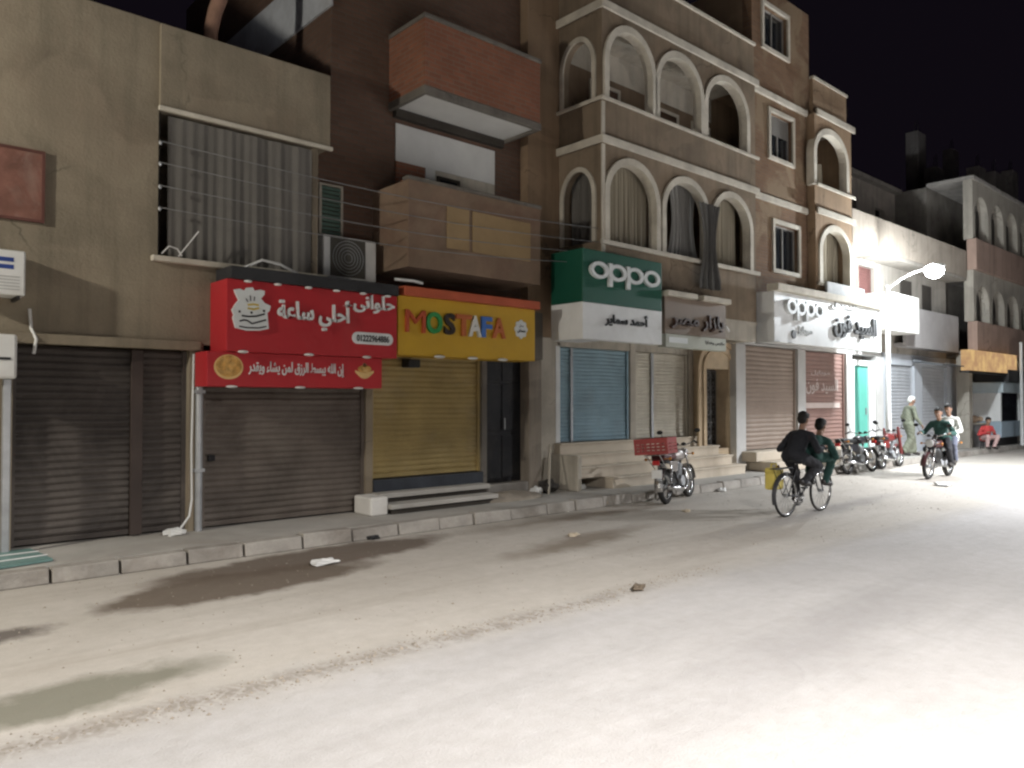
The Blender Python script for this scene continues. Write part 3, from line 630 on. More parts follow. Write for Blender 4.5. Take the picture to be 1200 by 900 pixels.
# cake emblem
Z2 = lambda L: px_poly([(240 + a/10, 310 + b/10) for a, b in L], ys)
cake = Z2([(335,295),(400,285),(455,312),(480,275),(550,270),(572,308),(640,298),(692,312),(688,358),(648,402),(692,455),(762,488),(748,545),(722,572),(738,755),(640,775),(480,775),(350,742),(318,622),(332,592),(308,532),(350,462),(388,418),(352,345)])
lg = MB().prism(cake, ys - .03, ys - .001).build('cake_emblem', LW, t)
tag(lg, 'white cake shaped emblem')
INK = mat('black_print', (0.02, 0.02, 0.02), 0.5)
def stroke(L, wd, parent, m_, Y=ys - .031, name='ink_line'):
    q = px_poly([(240 + a/10, 310 + b/10) for a, b in L], ys); g = MB()
    for (a, b), (c_, d_) in zip(q, q[1:]):
        dx, dz = c_-a, d_-b; l_ = math.hypot(dx, dz) or 1; nx, nz = -dz/l_*wd, dx/l_*wd
        g.prism([(a+nx, b+nz), (a-nx, b-nz), (c_-nx, d_-nz), (c_+nx, d_+nz)], Y - .004, Y - .0005)
    return g.build(name, m_, parent)
stroke([(420,600),(500,612),(590,608),(690,582)], .011, lg, INK); stroke([(395,665),(450,650),(490,660),(540,695),(620,675),(705,650)], .010, lg, INK)
stroke([(390,725),(480,742),(620,745),(710,728)], .009, lg, INK)
stroke([(470,400),(490,440)], .006, lg, INK); stroke([(520,365),(525,430)], .006, lg, INK); stroke([(570,380),(565,430)], .006, lg, INK)
for a, b in ((395,552), (535,565), (680,545)): stroke([(a-12, b), (a+12, b+2)], .014, lg, INK)
stroke([(490,475),(560,468),(620,480)], .012, lg, mat('yellow_print', (0.6, 0.45, 0.1), 0.5)); stroke([(490,515),(560,528),(625,512)], .012, lg, mat('yellow_print', (0.6, 0.45, 0.1), 0.5))
# verse on the lower tier between two gold plates of sweets
yl = ys + .05
letters('lettering', arabic('إن الله يبسط الرزق لمن يشاء ويقدر'), LW, t, fx(291, yl), fx(403, yl), yl, fz(347, 433, yl), .19, .012, .018)
GOLD = mat('printed_gold_sweets', (0.5, 0.27, 0.07), 0.6, 0.5, 14, 0.0, dirt=(0.75, 0.5, 0.2), dirt_amt=0.8, fine=60)
GOLD_L = mat('printed_gold_rim', (0.68, 0.47, 0.2), 0.5, 0.2, 10, 0.0)
def disc(c, rx, rz, Y, m_, name, par, d=.006):
    return MB().prism([(c[0] + rx*math.cos(2*math.pi*i/28), c[1] + rz*math.sin(2*math.pi*i/28)) for i in range(28)], Y - d, Y - .001).build(name, m_, par)
c_ = px_poly([(268, 430)], yl)[0]; pl = disc(c_, .185, .155, yl, GOLD_L, 'printed_plate', t, .005); disc((c_[0], c_[1] + .01), .165, .135, yl - .005, GOLD, 'sweets', pl, .004)
c_ = px_poly([(427, 434)], yl)[0]
cr = [(c_[0] - .15 + .30*i/14, c_[1] - .03 - .09*math.sin(math.pi*i/14)) for i in range(15)] + [(c_[0] + .15 - .30*i/14, c_[1] - .0 - .035*math.sin(math.pi*i/14)) for i in range(15)]
bw = MB().prism(cr, yl - .006, yl - .001).build('printed_bowl', GOLD_L, t)
disc((c_[0], c_[1] + .015), .11, .055, yl - .006, GOLD, 'sweets', bw, .004); disc((c_[0], c_[1] + .075), .035, .03, yl - .006, mat('printed_brown', (0.2, 0.08, 0.04), 0.6), 'sweets', bw, .004)

# yellow sign
ym = 9.47
mx0, mx1 = fx(466, ym), fx(627, ym); mz0, mz1 = 2.48, fz(480, 347, ym)
t = thing('shop_sign', ((mx0+mx1)/2, 9.7, mz0), 'yellow shop sign with multicoloured capital letters and an orange top edge', 'shop sign', 'shop signs')
MB().box(mx0 + .004, mx1, ym, YG - .002, mz0, mz1).build('panel', YELLOW, t, bevel=0.008)
MB().box(mx0 + .07, mx1 + .06, ym - .07, YG - .002, mz1 + .002, mz1 + .14).build('top_edge', mat('orange_red_hood', (0.46, 0.10, 0.045), 0.55, 0.15), t, bevel=0.01)
lc = {'r': (0.42, 0.075, 0.03), 'g': (0.03, 0.26, 0.07), 'k': (0.035, 0.025, 0.02), 'w': (0.7, 0.7, 0.66), 'b': (0.06, 0.16, 0.48), 'o': (0.5, 0.14, 0.045)}
for ch, k, a, b in (('M','r',474,497), ('O','g',498,517), ('S','k',519,532), ('T','o',533,551), ('A','w',548,562.5), ('F','b',563,575), ('A','o',576,591)):
    z_ = fz(532, 380.5, ym)
    letters('letter', ch, mat('letter_' + {'r':'red','g':'green','k':'black','w':'white','b':'blue','o':'orange'}[k], lc[k], 0.45, 0.1), t, fx(a, ym), fx(b, ym), ym, z_, fz(532, 368, ym) - fz(532, 393, ym), .045, 0.0 if ch == "M" else .033)
c_ = px_poly([(610, 386)], ym)[0]
bd = MB().prism([(c_[0] + (.135 + .012*math.cos(8*q))*math.cos(q), c_[1] + (.15 + .012*math.cos(8*q))*math.sin(q)) for q in [2*math.pi*i/48 for i in range(48)]], ym - .02, ym - .001).build('badge', LW, t)
letters('badge_text', arabic('محل'), INK, bd, c_[0] - .05, c_[0] + .05, ym - .021, c_[1] + .055, .05, .003, .02); letters('badge_text', arabic('مصطفى'), INK, bd, c_[0] - .09, c_[0] + .09, ym - .021, c_[1] - .03, .075, .003, .03)
spots(t, (513, 552, 587), ym, mz0 - .005, .2, .05)
# bent strip of metal and a fluorescent tube lying on the hoods
tag(MB().tube([(ux0 + .25, 9.6, uz1 + .17), (ux0 + .5, 9.55, uz1 + .30), (ux0 + .75, 9.55, uz1 + .27), (ux0 + 1.05, 9.6, uz1 + .17)], .018, 6).build('metal_strip', WHITEPL), 'bent white strip lying on the black hood of the red sign', 'metal strip')
tag(MB().tube([(mx0 + .0, 9.55, mz1 + .24), (mx0 + .3, 9.5, mz1 + .24), (mx0 + .46, 9.5, mz1 + .22)], .022, 8).build('fluorescent_tube', WHITEPL), 'short white tube on top of the yellow sign beside the balcony', 'lamp tube')
tag(MB().tube([(wx0 + .02, YA - .1, 3.62), (wx0 + .1, YA - .12, 3.72), (wx0 + .2, YA - .11, 3.7), (wx0 + .26, YA - .1, 3.62)], .01, 6).tube([(wx0 + .22, YA - .1, 3.61), (wx0 + .45, YA - .14, 3.95)], .009, 6).build('loose_wire', WHITEPL), 'loose pale wire ends sticking up from the sill of the curtained opening', 'wire')

# ------------------------------------------------------------------ building C: three storeys with arched loggias
XC0, XC1, YF, YW, YC = 10.59, fx(887, 9.3), 9.3, 9.42, 10.4
XR0, XR1 = fx(953, 9.3), fx(1000, 9.2)
hc = thing('arcaded_house', ((XC0+XR1)/2, YC, PAVE_Z), 'three storey brown house with white trimmed arched loggias over the phone shops', 'building')
zS, zSill1, zB1, zSill2, zB2, zT = 3.6, 4.75, 6.6, 7.36, 9.1, 10.0
# core and flush wall
m = MB()
m.box(XB1 + .01, XC0, YC, 18, PAVE_Z, zT - .3); m.box(XC0, XR1 - .1, YC + .02, 18, zS, zT)
m.build('wall', P_BROWN, hc)
def wall_with_windows(x0, x1, z0, z1, y0, y1, wins):
    mb = MB(); xs = x0
    for a, b, c_, d_ in sorted(wins):
        mb.box(xs, a, y0, y1, z0, z1); mb.box(a, b, y0, y1, z0, c_); mb.box(a, b, y0, y1, d_, z1); xs = b
    mb.box(xs, x1, y0, y1, z0, z1); return mb
wA = (fx(908, YW), fx(936, YW), 0, 0); zwa = (fz(922, 318, YW), fz(922, 266, YW)); zwb = (fz(917, 188, YW), fz(917, 138, YW))
wall_with_windows(XC1 - .02, XR0, zS, zB1, YW, YW + .22, [(wA[0], wA[1], *zwa)]).build('flush_wall', B_BROWN, hc)
wb = (fx(904, YW), fx(930, YW))
wall_with_windows(XC1 - .02, XR0, zB1 + .001, zB2, YW, YW + .22, [(wb[0], wb[1], *zwb)]).build('flush_wall', B_BROWN, hc)
def win(parent, a, b, c_, d_, y, half=False):
    fr_ = MB(); e = .10
    for q in ((a-e, a, c_-e, d_+e), (b, b+e, c_-e, d_+e), (a, b, d_, d_+e), (a, b, c_-e, c_)): fr_.box(q[0], q[1], y - .05, y + .02, q[2], q[3])
    f_ = fr_.build('window', P_TRIM, parent, bevel=0.008)
    MB().box(a + .04, b - .04, y + .12, y + .14, c_ + .04, d_ - .04).build('pane', DGLASS, f_)
    g = MB()
    for q in ((a, a+.04, c_, d_), (b-.04, b, c_, d_), ((a+b)/2 - .02, (a+b)/2 + .02, c_, d_), (a, b, c_, c_+.04), (a, b, d_-.04, d_)): g.box(q[0], q[1], y + .09, y + .118, q[2], q[3])
    g.build('sash', CONC, f_)
    if half: MB().box(a + .05, b - .05, y + .08, y + .088, (c_+d_)/2 + .05, d_ - .04).build('blind', cur, f_)
win(hc, wA[0], wA[1], *zwa, YW); win(hc, wb[0], wb[1], *zwb, YW, True)
# left loggia: slab, parapets, arches on the front and on the end
for za, zb in ((zS, zS + .12), (zB1 - .1, zB1 + .05), (zB2 - .1, zB2 + .05)): MB().box(XC0 + .152, XC1 - .152, YF + .152, YC - .022, za, zb).build('loggia_slab', P_LIGHT, hc)
Y = YF
def ar(px0, px1, zs, zp, rise): return (fx(px0, Y), fx(px1, Y), zs, zp, rise)
A1 = [ar(712, 769, zSill1, 5.62, .68), ar(779, 829, zSill1, 5.62, .68), ar(836, 879, zSill1, 5.62, .68)]
A2 = [ar(712, 765, zSill2, 8.10, .72), ar(772, 822, zSill2, 8.10, .72), ar(829, 876, zSill2, 8.10, .72)]
E1 = [(YF + .2, YC - .12, zSill1, 5.62, .52)]; E2 = [(YF + .2, YC - .12, zSill2, 8.10, .52)]
m = MB()
arch_wall(m, XC0, XC1, zS, zB1, YF, YF + .15, A1); arch_wall(m, XC0, XC1, zB1 + .002, zB2, YF, YF + .15, A2)
arch_wall(m, YF + .152, YC, zS, zB1, XC0, XC0 + .15, E1, True); arch_wall(m, YF + .152, YC, zB1 + .002, zB2, XC0, XC0 + .15, E2, True)
m.box(XC1 - .15, XC1, YF + .152, YW + .2, zS, zB2)
m.build('loggia_wall', P_GREYBR, hc)
for q in A1 + A2:
    m = MB(); arch_trim(m, q[0], q[1], q[2], q[3], q[4], .11, YF - .05, YF + .155); m.build('arch_trim', P_TRIM, hc)
for q in E1 + E2:
    m = MB(); arch_trim(m, q[0], q[1], q[2], q[3], q[4], .07, XC0 - .04, XC0 - .002, True); m.build('arch_trim', P_TRIM, hc)
# bands, sills, corner strip
for z_, h_ in ((zSill1, .09), (zB1, .15), (zSill2, .07), (zB2, .16)):
    if z_ in (zSill1,):
        MB().box(fx(706, YF - .1), XC1 + .03, YF - .1, YF - .052, z_ - h_, z_ + .0).build('sill', P_TRIM, hc, bevel=0.01)
    else:
        m = MB(); m.box(XC0 - .05, XC1 + .03, YF - .1, YF - .055, z_ - h_/2, z_ + h_/2); m.box(XC0 - .09, XC0 - .052, YF - .1, YC, z_ - h_/2, z_ + h_/2)
        m.build('cornice', P_TRIM, hc, bevel=0.012)
for z_ in (zB1, zB2): MB().box(XC1 + .035, XR0 - .06, YW - .07, YW - .002, z_ - .08, z_ + .07).build('cornice', P_TRIM, hc, bevel=0.012)
m = MB()
for za, zb in ((zS, zB1 - .08), (zB1 + .08, zSill2 - .05)): m.box(XC0 - .03, XC0 + .05, YF - .035, YF - .002, za, zb)
m.build('corner_strip', P_TRIM, hc)
# inner walls behind the loggias with doors; pale vault inside the upper arches
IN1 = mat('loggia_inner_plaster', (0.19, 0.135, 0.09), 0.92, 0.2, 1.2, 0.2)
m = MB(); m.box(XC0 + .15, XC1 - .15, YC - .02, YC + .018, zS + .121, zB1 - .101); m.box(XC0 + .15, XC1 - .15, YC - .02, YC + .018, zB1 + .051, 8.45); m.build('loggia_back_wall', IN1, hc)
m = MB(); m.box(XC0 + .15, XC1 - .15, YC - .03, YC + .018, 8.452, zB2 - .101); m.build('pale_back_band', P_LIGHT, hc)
for a, b in ((11.5, 12.3), (13.6, 14.35), (15.0, 15.6)):
    for z_ in (zB1,):
        fr_ = MB()
        for q in ((a-.07, a, z_+.06, 8.30), (b, b+.07, z_+.06, 8.30), (a, b, 8.23, 8.30)): fr_.box(q[0], q[1], YC - .06, YC - .021, q[2], q[3])
        f_ = fr_.build('balcony_door', P_TRIM, hc); MB().box(a, b, YC - .04, YC - .021, z_ + .06, 8.228).build('door_leaf', mat('brown_wood', (0.09, 0.05, 0.03), 0.6, 0.3), f_)
# roof parapet set back a little
m = MB(); m.box(XC0, XC1, YF + .02, YF + .17, zB2 + .06, zT); m.box(XC0, XC0 + .15, YF + .171, YC, zB2 + .06, zT)
m.build('roof_parapet', P_GREYBR, hc); MB().box(XC0 - .03, XC1 + .03, YF - .02, YF + .2, zT + .002, zT + .07).build('parapet_cap', P_TRIM, hc, bevel=0.01)
# upper block with its window, lower roof parapet to the right
xu0, xu1 = fx(884, YW), fx(951, YW); zu = fz(930, 6, YW)
ww = (fx(897, YW), fx(925, YW), fz(911, 62, YW), fz(911, 16, YW))
wall_with_windows(xu0, xu1, zB2 + .003, zu, YW, YW + .25, [ww]).build('rooftop_block', B_BROWN, hc)
MB().box(xu0, xu1, YW + .251, 13, zB2 + .003, zu).build('rooftop_block', P_BROWN, hc)
win(hc, *ww, YW)
m = MB(); m.box(xu1 + .005, XR1, YW - .1, YW + .1, zB2 + .06, zB2 + .95); m.build('roof_parapet', P_BROWN, hc); MB().box(xu1 + .005, XR1 + .03, YW - .13, YW + .12, zB2 + .952, zB2 + 1.02).build('parapet_cap', P_TRIM, hc)
# right loggia
YR = 9.2
R1 = [(fx(963, YR), fx(996, YR), zSill1, 5.62, .62)]; R2 = [(fx(957, YR), fx(993, YR), zSill2 - .1, 8.05, .66)]
m = MB(); arch_wall(m, XR0, XR1, zS, zB1, YR, YR + .15, R1); arch_wall(m, XR0, XR1, zB1 + .002, zB2, YR, YR + .15, R2)
m.box(XR0, XR0 + .15, YR + .152, YC, zS, zB2); m.box(XR1 - .15, XR1, YR + .152, YC, zS, zB2); m.build('loggia_wall', P_BROWN, hc)
for q in R1 + R2:
    m = MB(); arch_trim(m, q[0], q[1], q[2], q[3], q[4], .13, YR - .05, YR + .155); m.build('arch_trim', P_TRIM, hc)
for z_, h_ in ((zSill1, .08), (zB1, .16), (zSill2 - .1, .08), (zB2, .17)): MB().box(XR0 - .05, XR1 + .06, YR - .1, YR - .055, z_ - h_/2, z_ + h_/2).build('cornice', P_TRIM, hc, bevel=0.012)
for za, zb in ((zS, zS + .12), (zB1 - .1, zB1 + .05), (zB2 - .1, zB2 + .05)): MB().box(XR0 + .152, XR1 - .152, YR + .155, YC, za, zb).build('loggia_slab', P_LIGHT, hc)
# curtains and cloths
cB = mat('beige_curtain_cloth', (0.33, 0.29, 0.22), 0.95, 0.15, 1.2, 0.1, streak=True)
cG = mat('pale_grey_cloth', (0.36, 0.35, 0.33), 0.95, 0.2, 1.2, 0.1, streak=True)
def cloth(a, b, z0, z1, y, m_, label, seed, **k): tag(curtain_mb(a, b, z0, z1, y, seed=seed, **k).build('curtain', m_, smooth=True), label, 'curtain', 'curtains in the openings')
cloth(A1[0][0] - .05, A1[0][1] + .05, zSill1 - .05, 6.4, YF + .27, cB, 'beige curtain filling the first arch above the green sign', 5, amp=.03, wave=.16)
cloth(A1[1][0] + .5, A1[1][1] + .1, zSill1 - .05, 6.4, YF + .3, cG, 'pale gathered cloth in the right half of the middle arch', 6, amp=.04, wave=.13, gather=.3)
cloth(A1[2][0] + .05, A1[2][1] - .1, zSill1 - .05, 6.35, YF + .3, cB, 'pale striped curtain in the third arch from the green sign', 7, amp=.04, wave=.2)
cloth(YF + .22, YC - .1, zSill1 - .05, 6.3, XC0 + .25, cur, 'dark grey curtain in the side arch facing the brick house', 8, side=True)
cloth(R1[0][0] - .02, R1[0][1] + .02, zSill1 - .05, 6.4, YR + .3, cB, 'grey beige curtain in the lower arch near the street lamp', 9, amp=.03, wave=.2)
a = fx(820, YF - .15); b = fx(843, YF - .15)
cloth(a, b, fz(830, 338, YF - .2), fz(830, 238, YF - .2), YF - .16, mat('dark_grey_cloth', (0.17, 0.165, 0.155), 0.95, 0.3, 1.5, 0.1, streak=True), 'long dark cloth hanging out over the sill between two arches', 10, amp=.05, wave=.12, gather=.55)
cloth(R2[0][0] + .1, R2[0][0] + 1.0, 7.2, 8.0, YR + .3, cB, 'brownish laundry cloth in the upper arch at the right end', 12, amp=.06, wave=.3)

# ---- ground floor of C
def gx(p): return fx(p, YC)
zf = 1.0                                       # shop floor level above the steps
m = MB(); m.box(XB1 + .01, gx(651), YC - .06, YC - .002, PAVE_Z, 3.0); m.box(gx(738), gx(744), YC - .02, YC + .3, PAVE_Z, 3.2); m.box(gx(806), gx(811), YC - .03, YC + .3, PAVE_Z, 3.4)
m.box(gx(651), gx(811), YC + .22, YC + .4, PAVE_Z, zS); m.box(gx(651), gx(811), YC, YC + .2, 2.86, zS); m.build('shop_wall', P_LIGHT, hc)
shutter(hc, gx(654), gx(737), YC + .06, zf, 2.85, S_BLUE, 'pale blue shutter', pitch=.075)
shutter(hc, gx(745), gx(805.5), YC + .06, zf, 2.85, S_CREAM, 'cream shutter', pitch=.075)
m = MB(); m.box(gx(648.5), gx(653.5), YC - .07, YC + .05, zf, 2.86); m.build('shutter_frame', WHITEPAINT, hc, bevel=.006)
MB().box(gx(669), gx(671.5), YC - .0, YC + .03, zf, 2.84).build('centre_post', STEEL, hc); MB().box(gx(763.5), gx(766), YC - .0, YC + .03, zf, 2.84).build('centre_post', STEEL, hc)
# entrance with stone arch and wrought iron door
STONE = mat('tan_stone_cladding', (0.52, 0.41, 0.28), 0.85, 0.16, 2.5, 0.2, dirt=(0.28, 0.2, 0.13), dirt_amt=0.3)
ea, eb = gx(813), gx(839); ex1 = fx(861, YC - .35)
m = MB(); arch_wall(m, gx(811.5), ex1, PAVE_Z, 3.3, YC - .35, YC + .1, [(ea, eb, 0.7, 2.55, .0001)]); m.build('entrance_surround', STONE, hc)
for e, wd, pr_ in ((.16, .09, .03), (.38, .10, .045)):
    m = MB(); arch_trim(m, ea - e + .1, eb + e, .7, 2.55, .28 + e*.8, wd, YC - .35 - pr_, YC - .352); m.build('entrance_moulding', mat('stone_moulding', (0.5, 0.38, 0.25), 0.8, 0.15, 2.5, 0.15), hc, bevel=.006)
dk = MB().box(ea + .002, eb - .002, YC + .02, YC + .06, .72, 2.548).build('door', mat('door_backing', (0.03, 0.027, 0.024), 0.5, 0.3), hc); tag(dk, 'black wrought iron door')
g = MB(); n = 4
for k in range(n + 1): xx = ea + .03 + (eb - ea - .06)*k/n; g.tube([(xx, YC - .01, .74), (xx, YC - .01, 2.53)], .011, 6)
for zz in (.76, 1.3, 1.9, 2.5): g.tube([(ea + .02, YC - .01, zz), (eb - .02, YC - .01, zz)], .012, 6)
g.build('bars', mat('iron_bars', (0.16, 0.155, 0.15), 0.45, 0.2, 3, 0, 0.5), dk)
for k in range(n):
    g = MB()
    for j in range(6):
        xx = ea + .03 + (eb - ea - .06)*(k + .5)/n; zz = .95 + j*.29
        g.ring((xx, YC - .014, zz), (0, 1, 0), .06, .008, 14, 5); g.ring((xx, YC - .014, zz + .12), (0, 1, 0), .03, .007, 10, 5)
    g.build('scrolls', mat('iron_bars', (0.16, 0.155, 0.15), 0.45, 0.2, 3, 0, 0.5), dk)
# soffit beam of the overhang, right of the brown sign
m = MB(); m.box(XC0 + .01, XC1 + .02, YF + .02, YF + .2, 3.16, 3.598); m.box(XC1 - .18, XC1 + .02, YF + .201, YC, 3.16, 3.598); m.build('overhang_beam', P_LIGHT, hc, bevel=.01)
MB().box(XC0, XC1 + .03, YF + .0, YC, 3.54, 3.597).build('overhang_soffit', P_LIGHT, hc)

# steps in front of the two shops
sx0_, sx1_ = fx(655, 10.2), gx(812)
STEP = mat('pinkish_stone_steps', (0.55, 0.48, 0.385), 0.85, 0.12, 1.2, 0.15, dirt=(0.3, 0.24, 0.18), dirt_amt=0.5)
t = thing('entrance_steps', ((sx0_+sx1_)/2, 9.9, PAVE_Z), 'broad flight of cream stone steps below the blue and cream shutters', 'steps', 'steps in front of the shops')
n = 4
for k in range(n):
    y0_ = 9.5 + k*.22; z0_ = PAVE_Z + (zf - PAVE_Z)*k/n; z1_ = PAVE_Z + (zf - PAVE_Z)*(k+1)/n
    st = MB().box(sx0_ + (0.75 if k == 0 else 0), sx1_ + .75 - k*.2, y0_ + .012, YC - .075 if k < 3 else YC - .072, z0_ + .001, z1_ - .035).build('riser', STEP, t)
    MB().box(sx0_ - .01 + (0.75 if k == 0 else 0), sx1_ + .76 - k*.2, y0_ - .02, YC - .08 + .002*k, z1_ - .034, z1_).build('tread', STEP, st, bevel=.008)
MB().box(sx0_ - .12, sx0_ - .012, 9.6, YC - .07, PAVE_Z, .8).build('side_block', P_LIGHT, t, bevel=.02)
# steps below the yellow shutter
t = thing('entrance_steps', ((yx0+yx1)/2, 9.75, PAVE_Z), 'two low cement steps with a white end block below the yellow shutter', 'steps', 'steps in front of the shops')
e0 = fx(447, 9.7)
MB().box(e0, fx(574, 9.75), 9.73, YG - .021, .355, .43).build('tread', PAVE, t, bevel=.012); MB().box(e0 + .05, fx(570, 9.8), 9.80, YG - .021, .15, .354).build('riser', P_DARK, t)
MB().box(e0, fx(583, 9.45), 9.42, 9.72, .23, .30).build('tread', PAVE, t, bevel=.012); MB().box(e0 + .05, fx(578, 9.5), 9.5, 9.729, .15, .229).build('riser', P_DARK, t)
MB().box(fx(431, 9.6), e0 - .002, 9.5, YG - .022, .15, .42).build('end_block', P_WHITE, t, bevel=.03)

# ---- green and white sign of the first phone shop
def corner_sign(x0, x1, xin, yf_, yb, z0, z1, m_, par, nm):
    return MB().hprism([(x0, yf_), (x1, yf_), (x1, YF - .13), (xin, YF - .13), (xin, yb), (x0, yb)], z0, z1).build(nm, m_, par, bevel=.01)
yo = 8.98
ox0, ox1 = fx(683, yo), fx(776, yo); oz = fz(682, 353, yo)
t = thing('shop_sign', ((ox0+ox1)/2, yo + .2, 2.8), 'dark green phone shop sign with white rounded letters above a white strip', 'shop sign', 'shop signs')
corner_sign(ox0, ox1, 10.4, yo, 9.75, oz + .003, oz + .93, SGREEN, t, 'green_panel')
corner_sign(ox0, ox1, 10.4, yo, 9.75, oz - .64, oz, WHITEPAINT, t, 'white_panel')
def oppo(par, a, b, Y, zc, h, m_, drop=.55, dep=.05):
    """four letters: ring, ring with tail, ring with tail, ring"""
    wd = (b-a)/4; ro = wd*.50; r = h*.42
    for k in range(4):
        g = MB(); cxx = a + wd*(k+.5)
        N = 28
        for i in range(N):
            p_, q_ = 2*math.pi*i/N, 2*math.pi*(i+1)/N
            g.prism([(cxx + ro*math.cos(p_), zc + r*math.sin(p_)), (cxx + ro*math.cos(q_), zc + r*math.sin(q_)), (cxx + ro*.62*math.cos(q_), zc + r*.60*math.sin(q_)), (cxx + ro*.62*math.cos(p_), zc + r*.60*math.sin(p_))], Y - dep, Y - .001)
        if k in (1, 2): g.prism([(cxx - ro*1.0, zc - r*1.75), (cxx - ro*.62, zc - r*1.75), (cxx - ro*.62, zc + r*.98), (cxx - ro*1.0, zc + r*.98)], Y - dep - .004, Y - .001)
        g.build('letter', m_, par)
oppo(t, fx(690, yo), fx(772, yo), yo, fz(731, 322, yo), .36, LW)
letters('lettering', arabic('أحمد سماير'), INK, t, fx(709, yo), fx(759, yo), yo, fz(735, 376, yo), .26, .03, .02)
# brown sign
yb_ = 8.99
hx0, hx1 = fx(779.5, yb_), fx(851, yb_); hz0, hz1 = fz(815, 409, yb_), fz(815, 352, yb_)
BRS = mat('brown_sign_sheet', (0.215, 0.165, 0.125), 0.6, 0.12, 1, 0.05); DBR = mat('dark_brown_letters', (0.06, 0.03, 0.02), 0.5)
t = thing('shop_sign', ((hx0+hx1)/2, yb_ + .1, hz0), 'square brown shop sign with Arabic letters under a cream ledge', 'shop sign', 'shop signs')
MB().box(hx0, hx1, yb_, YF - .12, hz0 + .26, hz1).build('panel', BRS, t, bevel=.006)
MB().box(hx0 + .03, hx1, yb_, YF - .12, hz0, hz0 + .257).build('lower_strip', mat('pale_green_strip', (0.45, 0.46, 0.39), 0.6, 0.1, 2), t, bevel=.006)
for a, b in ((779, 814), (821, 853)): MB().box(fx(a, yb_), fx(b, yb_), yb_ - .1, YF - .12, hz1 + .004, hz1 + .11).build('top_ledge', P_TRIM, t, bevel=.012)
letters('lettering', arabic('بازار مصر'), DBR, t, fx(785, yb_), fx(846, yb_), yb_, fz(815, 378, yb_), .34, .06, .02)
letters('small_text', arabic('ملابس وهدايا'), INK, t, fx(827, yb_), fx(849, yb_), yb_, fz(838, 402.5, yb_), .09, .006, .01)
MB().box(fx(784, yb_), fx(806, yb_), yb_ - .006, yb_ - .001, hz0 + .09, hz0 + .2).build('label_plate', LW, t)
MB().tube([(fx(845, yb_), yb_ - .12, fz(847, 383, yb_)), (fx(849, yb_), yb_ - .12, fz(850, 389, yb_))], .02, 8).build('spot_lamp', WHITEPL, t)

# ---- second phone shop: wide white sign, three openings, cream steps
yq = 8.92
qx0, qx1 = fx(908, yq), fx(1033, yq); qz0, qz1 = 3.14, 4.30
t = thing('shop_sign', ((qx0+qx1)/2, yq + .1, qz0), 'wide white phone shop sign with raised letters beside the lit street lamp', 'shop sign', 'shop signs')
MB().hprism([(qx0, yq), (qx1, yq), (qx1, YR - .12), (XR0 - .1, YR - .12), (XC1 + .1, YF + .02), (qx0, YF + .1)], qz0, qz1).build('panel', WHITEPAINT, t, bevel=.01)
MB().box(qx0 - .04, qx1 + .03, yq - .13, YR - .12, qz1 + .004, qz1 + .17).build('top_ledge', P_TRIM, t, bevel=.015)
LGREY = mat('grey_letter_acrylic', (0.55, 0.56, 0.55), 0.4, 0.08); LDK = mat('charcoal_letter_side', (0.10, 0.10, 0.10), 0.5)
oppo(t, fx(919, yq), fx(962, yq), yq, fz(940, 362, yq), .42, LGREY, dep=.1)
letters('lettering', arabic('السيد فون'), LDK, t, fx(976, yq), fx(1026, yq), yq, fz(1000, 384, yq), .62, .07, .03)
letters('lettering', arabic('للمحمول'), LGREY, t, fx(974, yq), fx(1003, yq), yq, fz(985, 359, yq), .22, .05, .02)
disc((fx(930, yq), fz(930, 392, yq)), .1, .1, yq, LDK, 'logo_dot', t, .03)
letters('small_text', arabic('موبايل'), LGREY, t, fx(932, yq), fx(952, yq), yq, fz(940, 388, yq), .22, .03, .015)
spots(t, (893 + 18, 926), yq + .02, qz0, .3, .05)
tag(MB().box(fx(966, 9.1), fx(1010, 9.1), 9.0, 9.07, qz1 + .18, qz1 + .52).build('board', mat('grey_board', (0.36, 0.36, 0.35), 0.8, 0.25, 3, 0.2), bevel=.02), 'weathered grey board standing on the ledge of the wide white sign', 'board')

YQ = 9.9
def qx(p): return fx(p, YQ)
zq = .62
hq = hc
m = MB(); m.box(fx(862, YQ), qx(873), YQ - .02, YC + .3, PAVE_Z, 3.15); m.box(qx(934), qx(943), YQ - .03, YC + .3, PAVE_Z, 3.15); m.box(qx(991), qx(997.5), YQ - .03, YC + .3, PAVE_Z, 3.15); m.box(qx(1026), qx(1034), YQ - .03, YC + .3, PAVE_Z, 3.15)
m.box(qx(873), qx(1026), YC - .05, YC + .3, PAVE_Z, 3.15); m.box(fx(862, YQ), qx(1034), YQ + .02, YC + .3, 3.16, 3.58)
m.build('shop_wall', mat('pale_grey_cladding', (0.5, 0.49, 0.47), 0.6, 0.12, 1.5, 0.1), hc)
shutter(hc, qx(873.5), qx(933.5), YQ + .08, zq, 3.14, S_TAUPE, 'plain taupe shutter', pitch=.11)
s = shutter(hc, qx(943.5), qx(990.5), YQ + .08, zq, 3.14, mat('brown_pink_shutter_paint', (0.26, 0.16, 0.135), 0.6, 0.12, 1.4, 0.08, 0.1, dirt=(0.22, 0.17, 0.15), dirt_amt=0.4), 'reddish brown shutter with pale lettering', pitch=.11)
PALE = mat('pale_print', (0.55, 0.46, 0.42), 0.6, 0.1)
letters('lettering', arabic('السيد فون'), PALE, s, qx(947), qx(984), YQ + .06, fz(965, 453, YQ), .42, .008, .012)
letters('lettering', arabic('موبايل'), PALE, s, qx(953), qx(975), YQ + .06, fz(965, 437, YQ), .14, .008, .006)
MB().box(qx(946), qx(986), YQ + .048, YQ + .06, fz(965, 478, YQ), fz(965, 472, YQ)).build('pale_band', PALE, s)
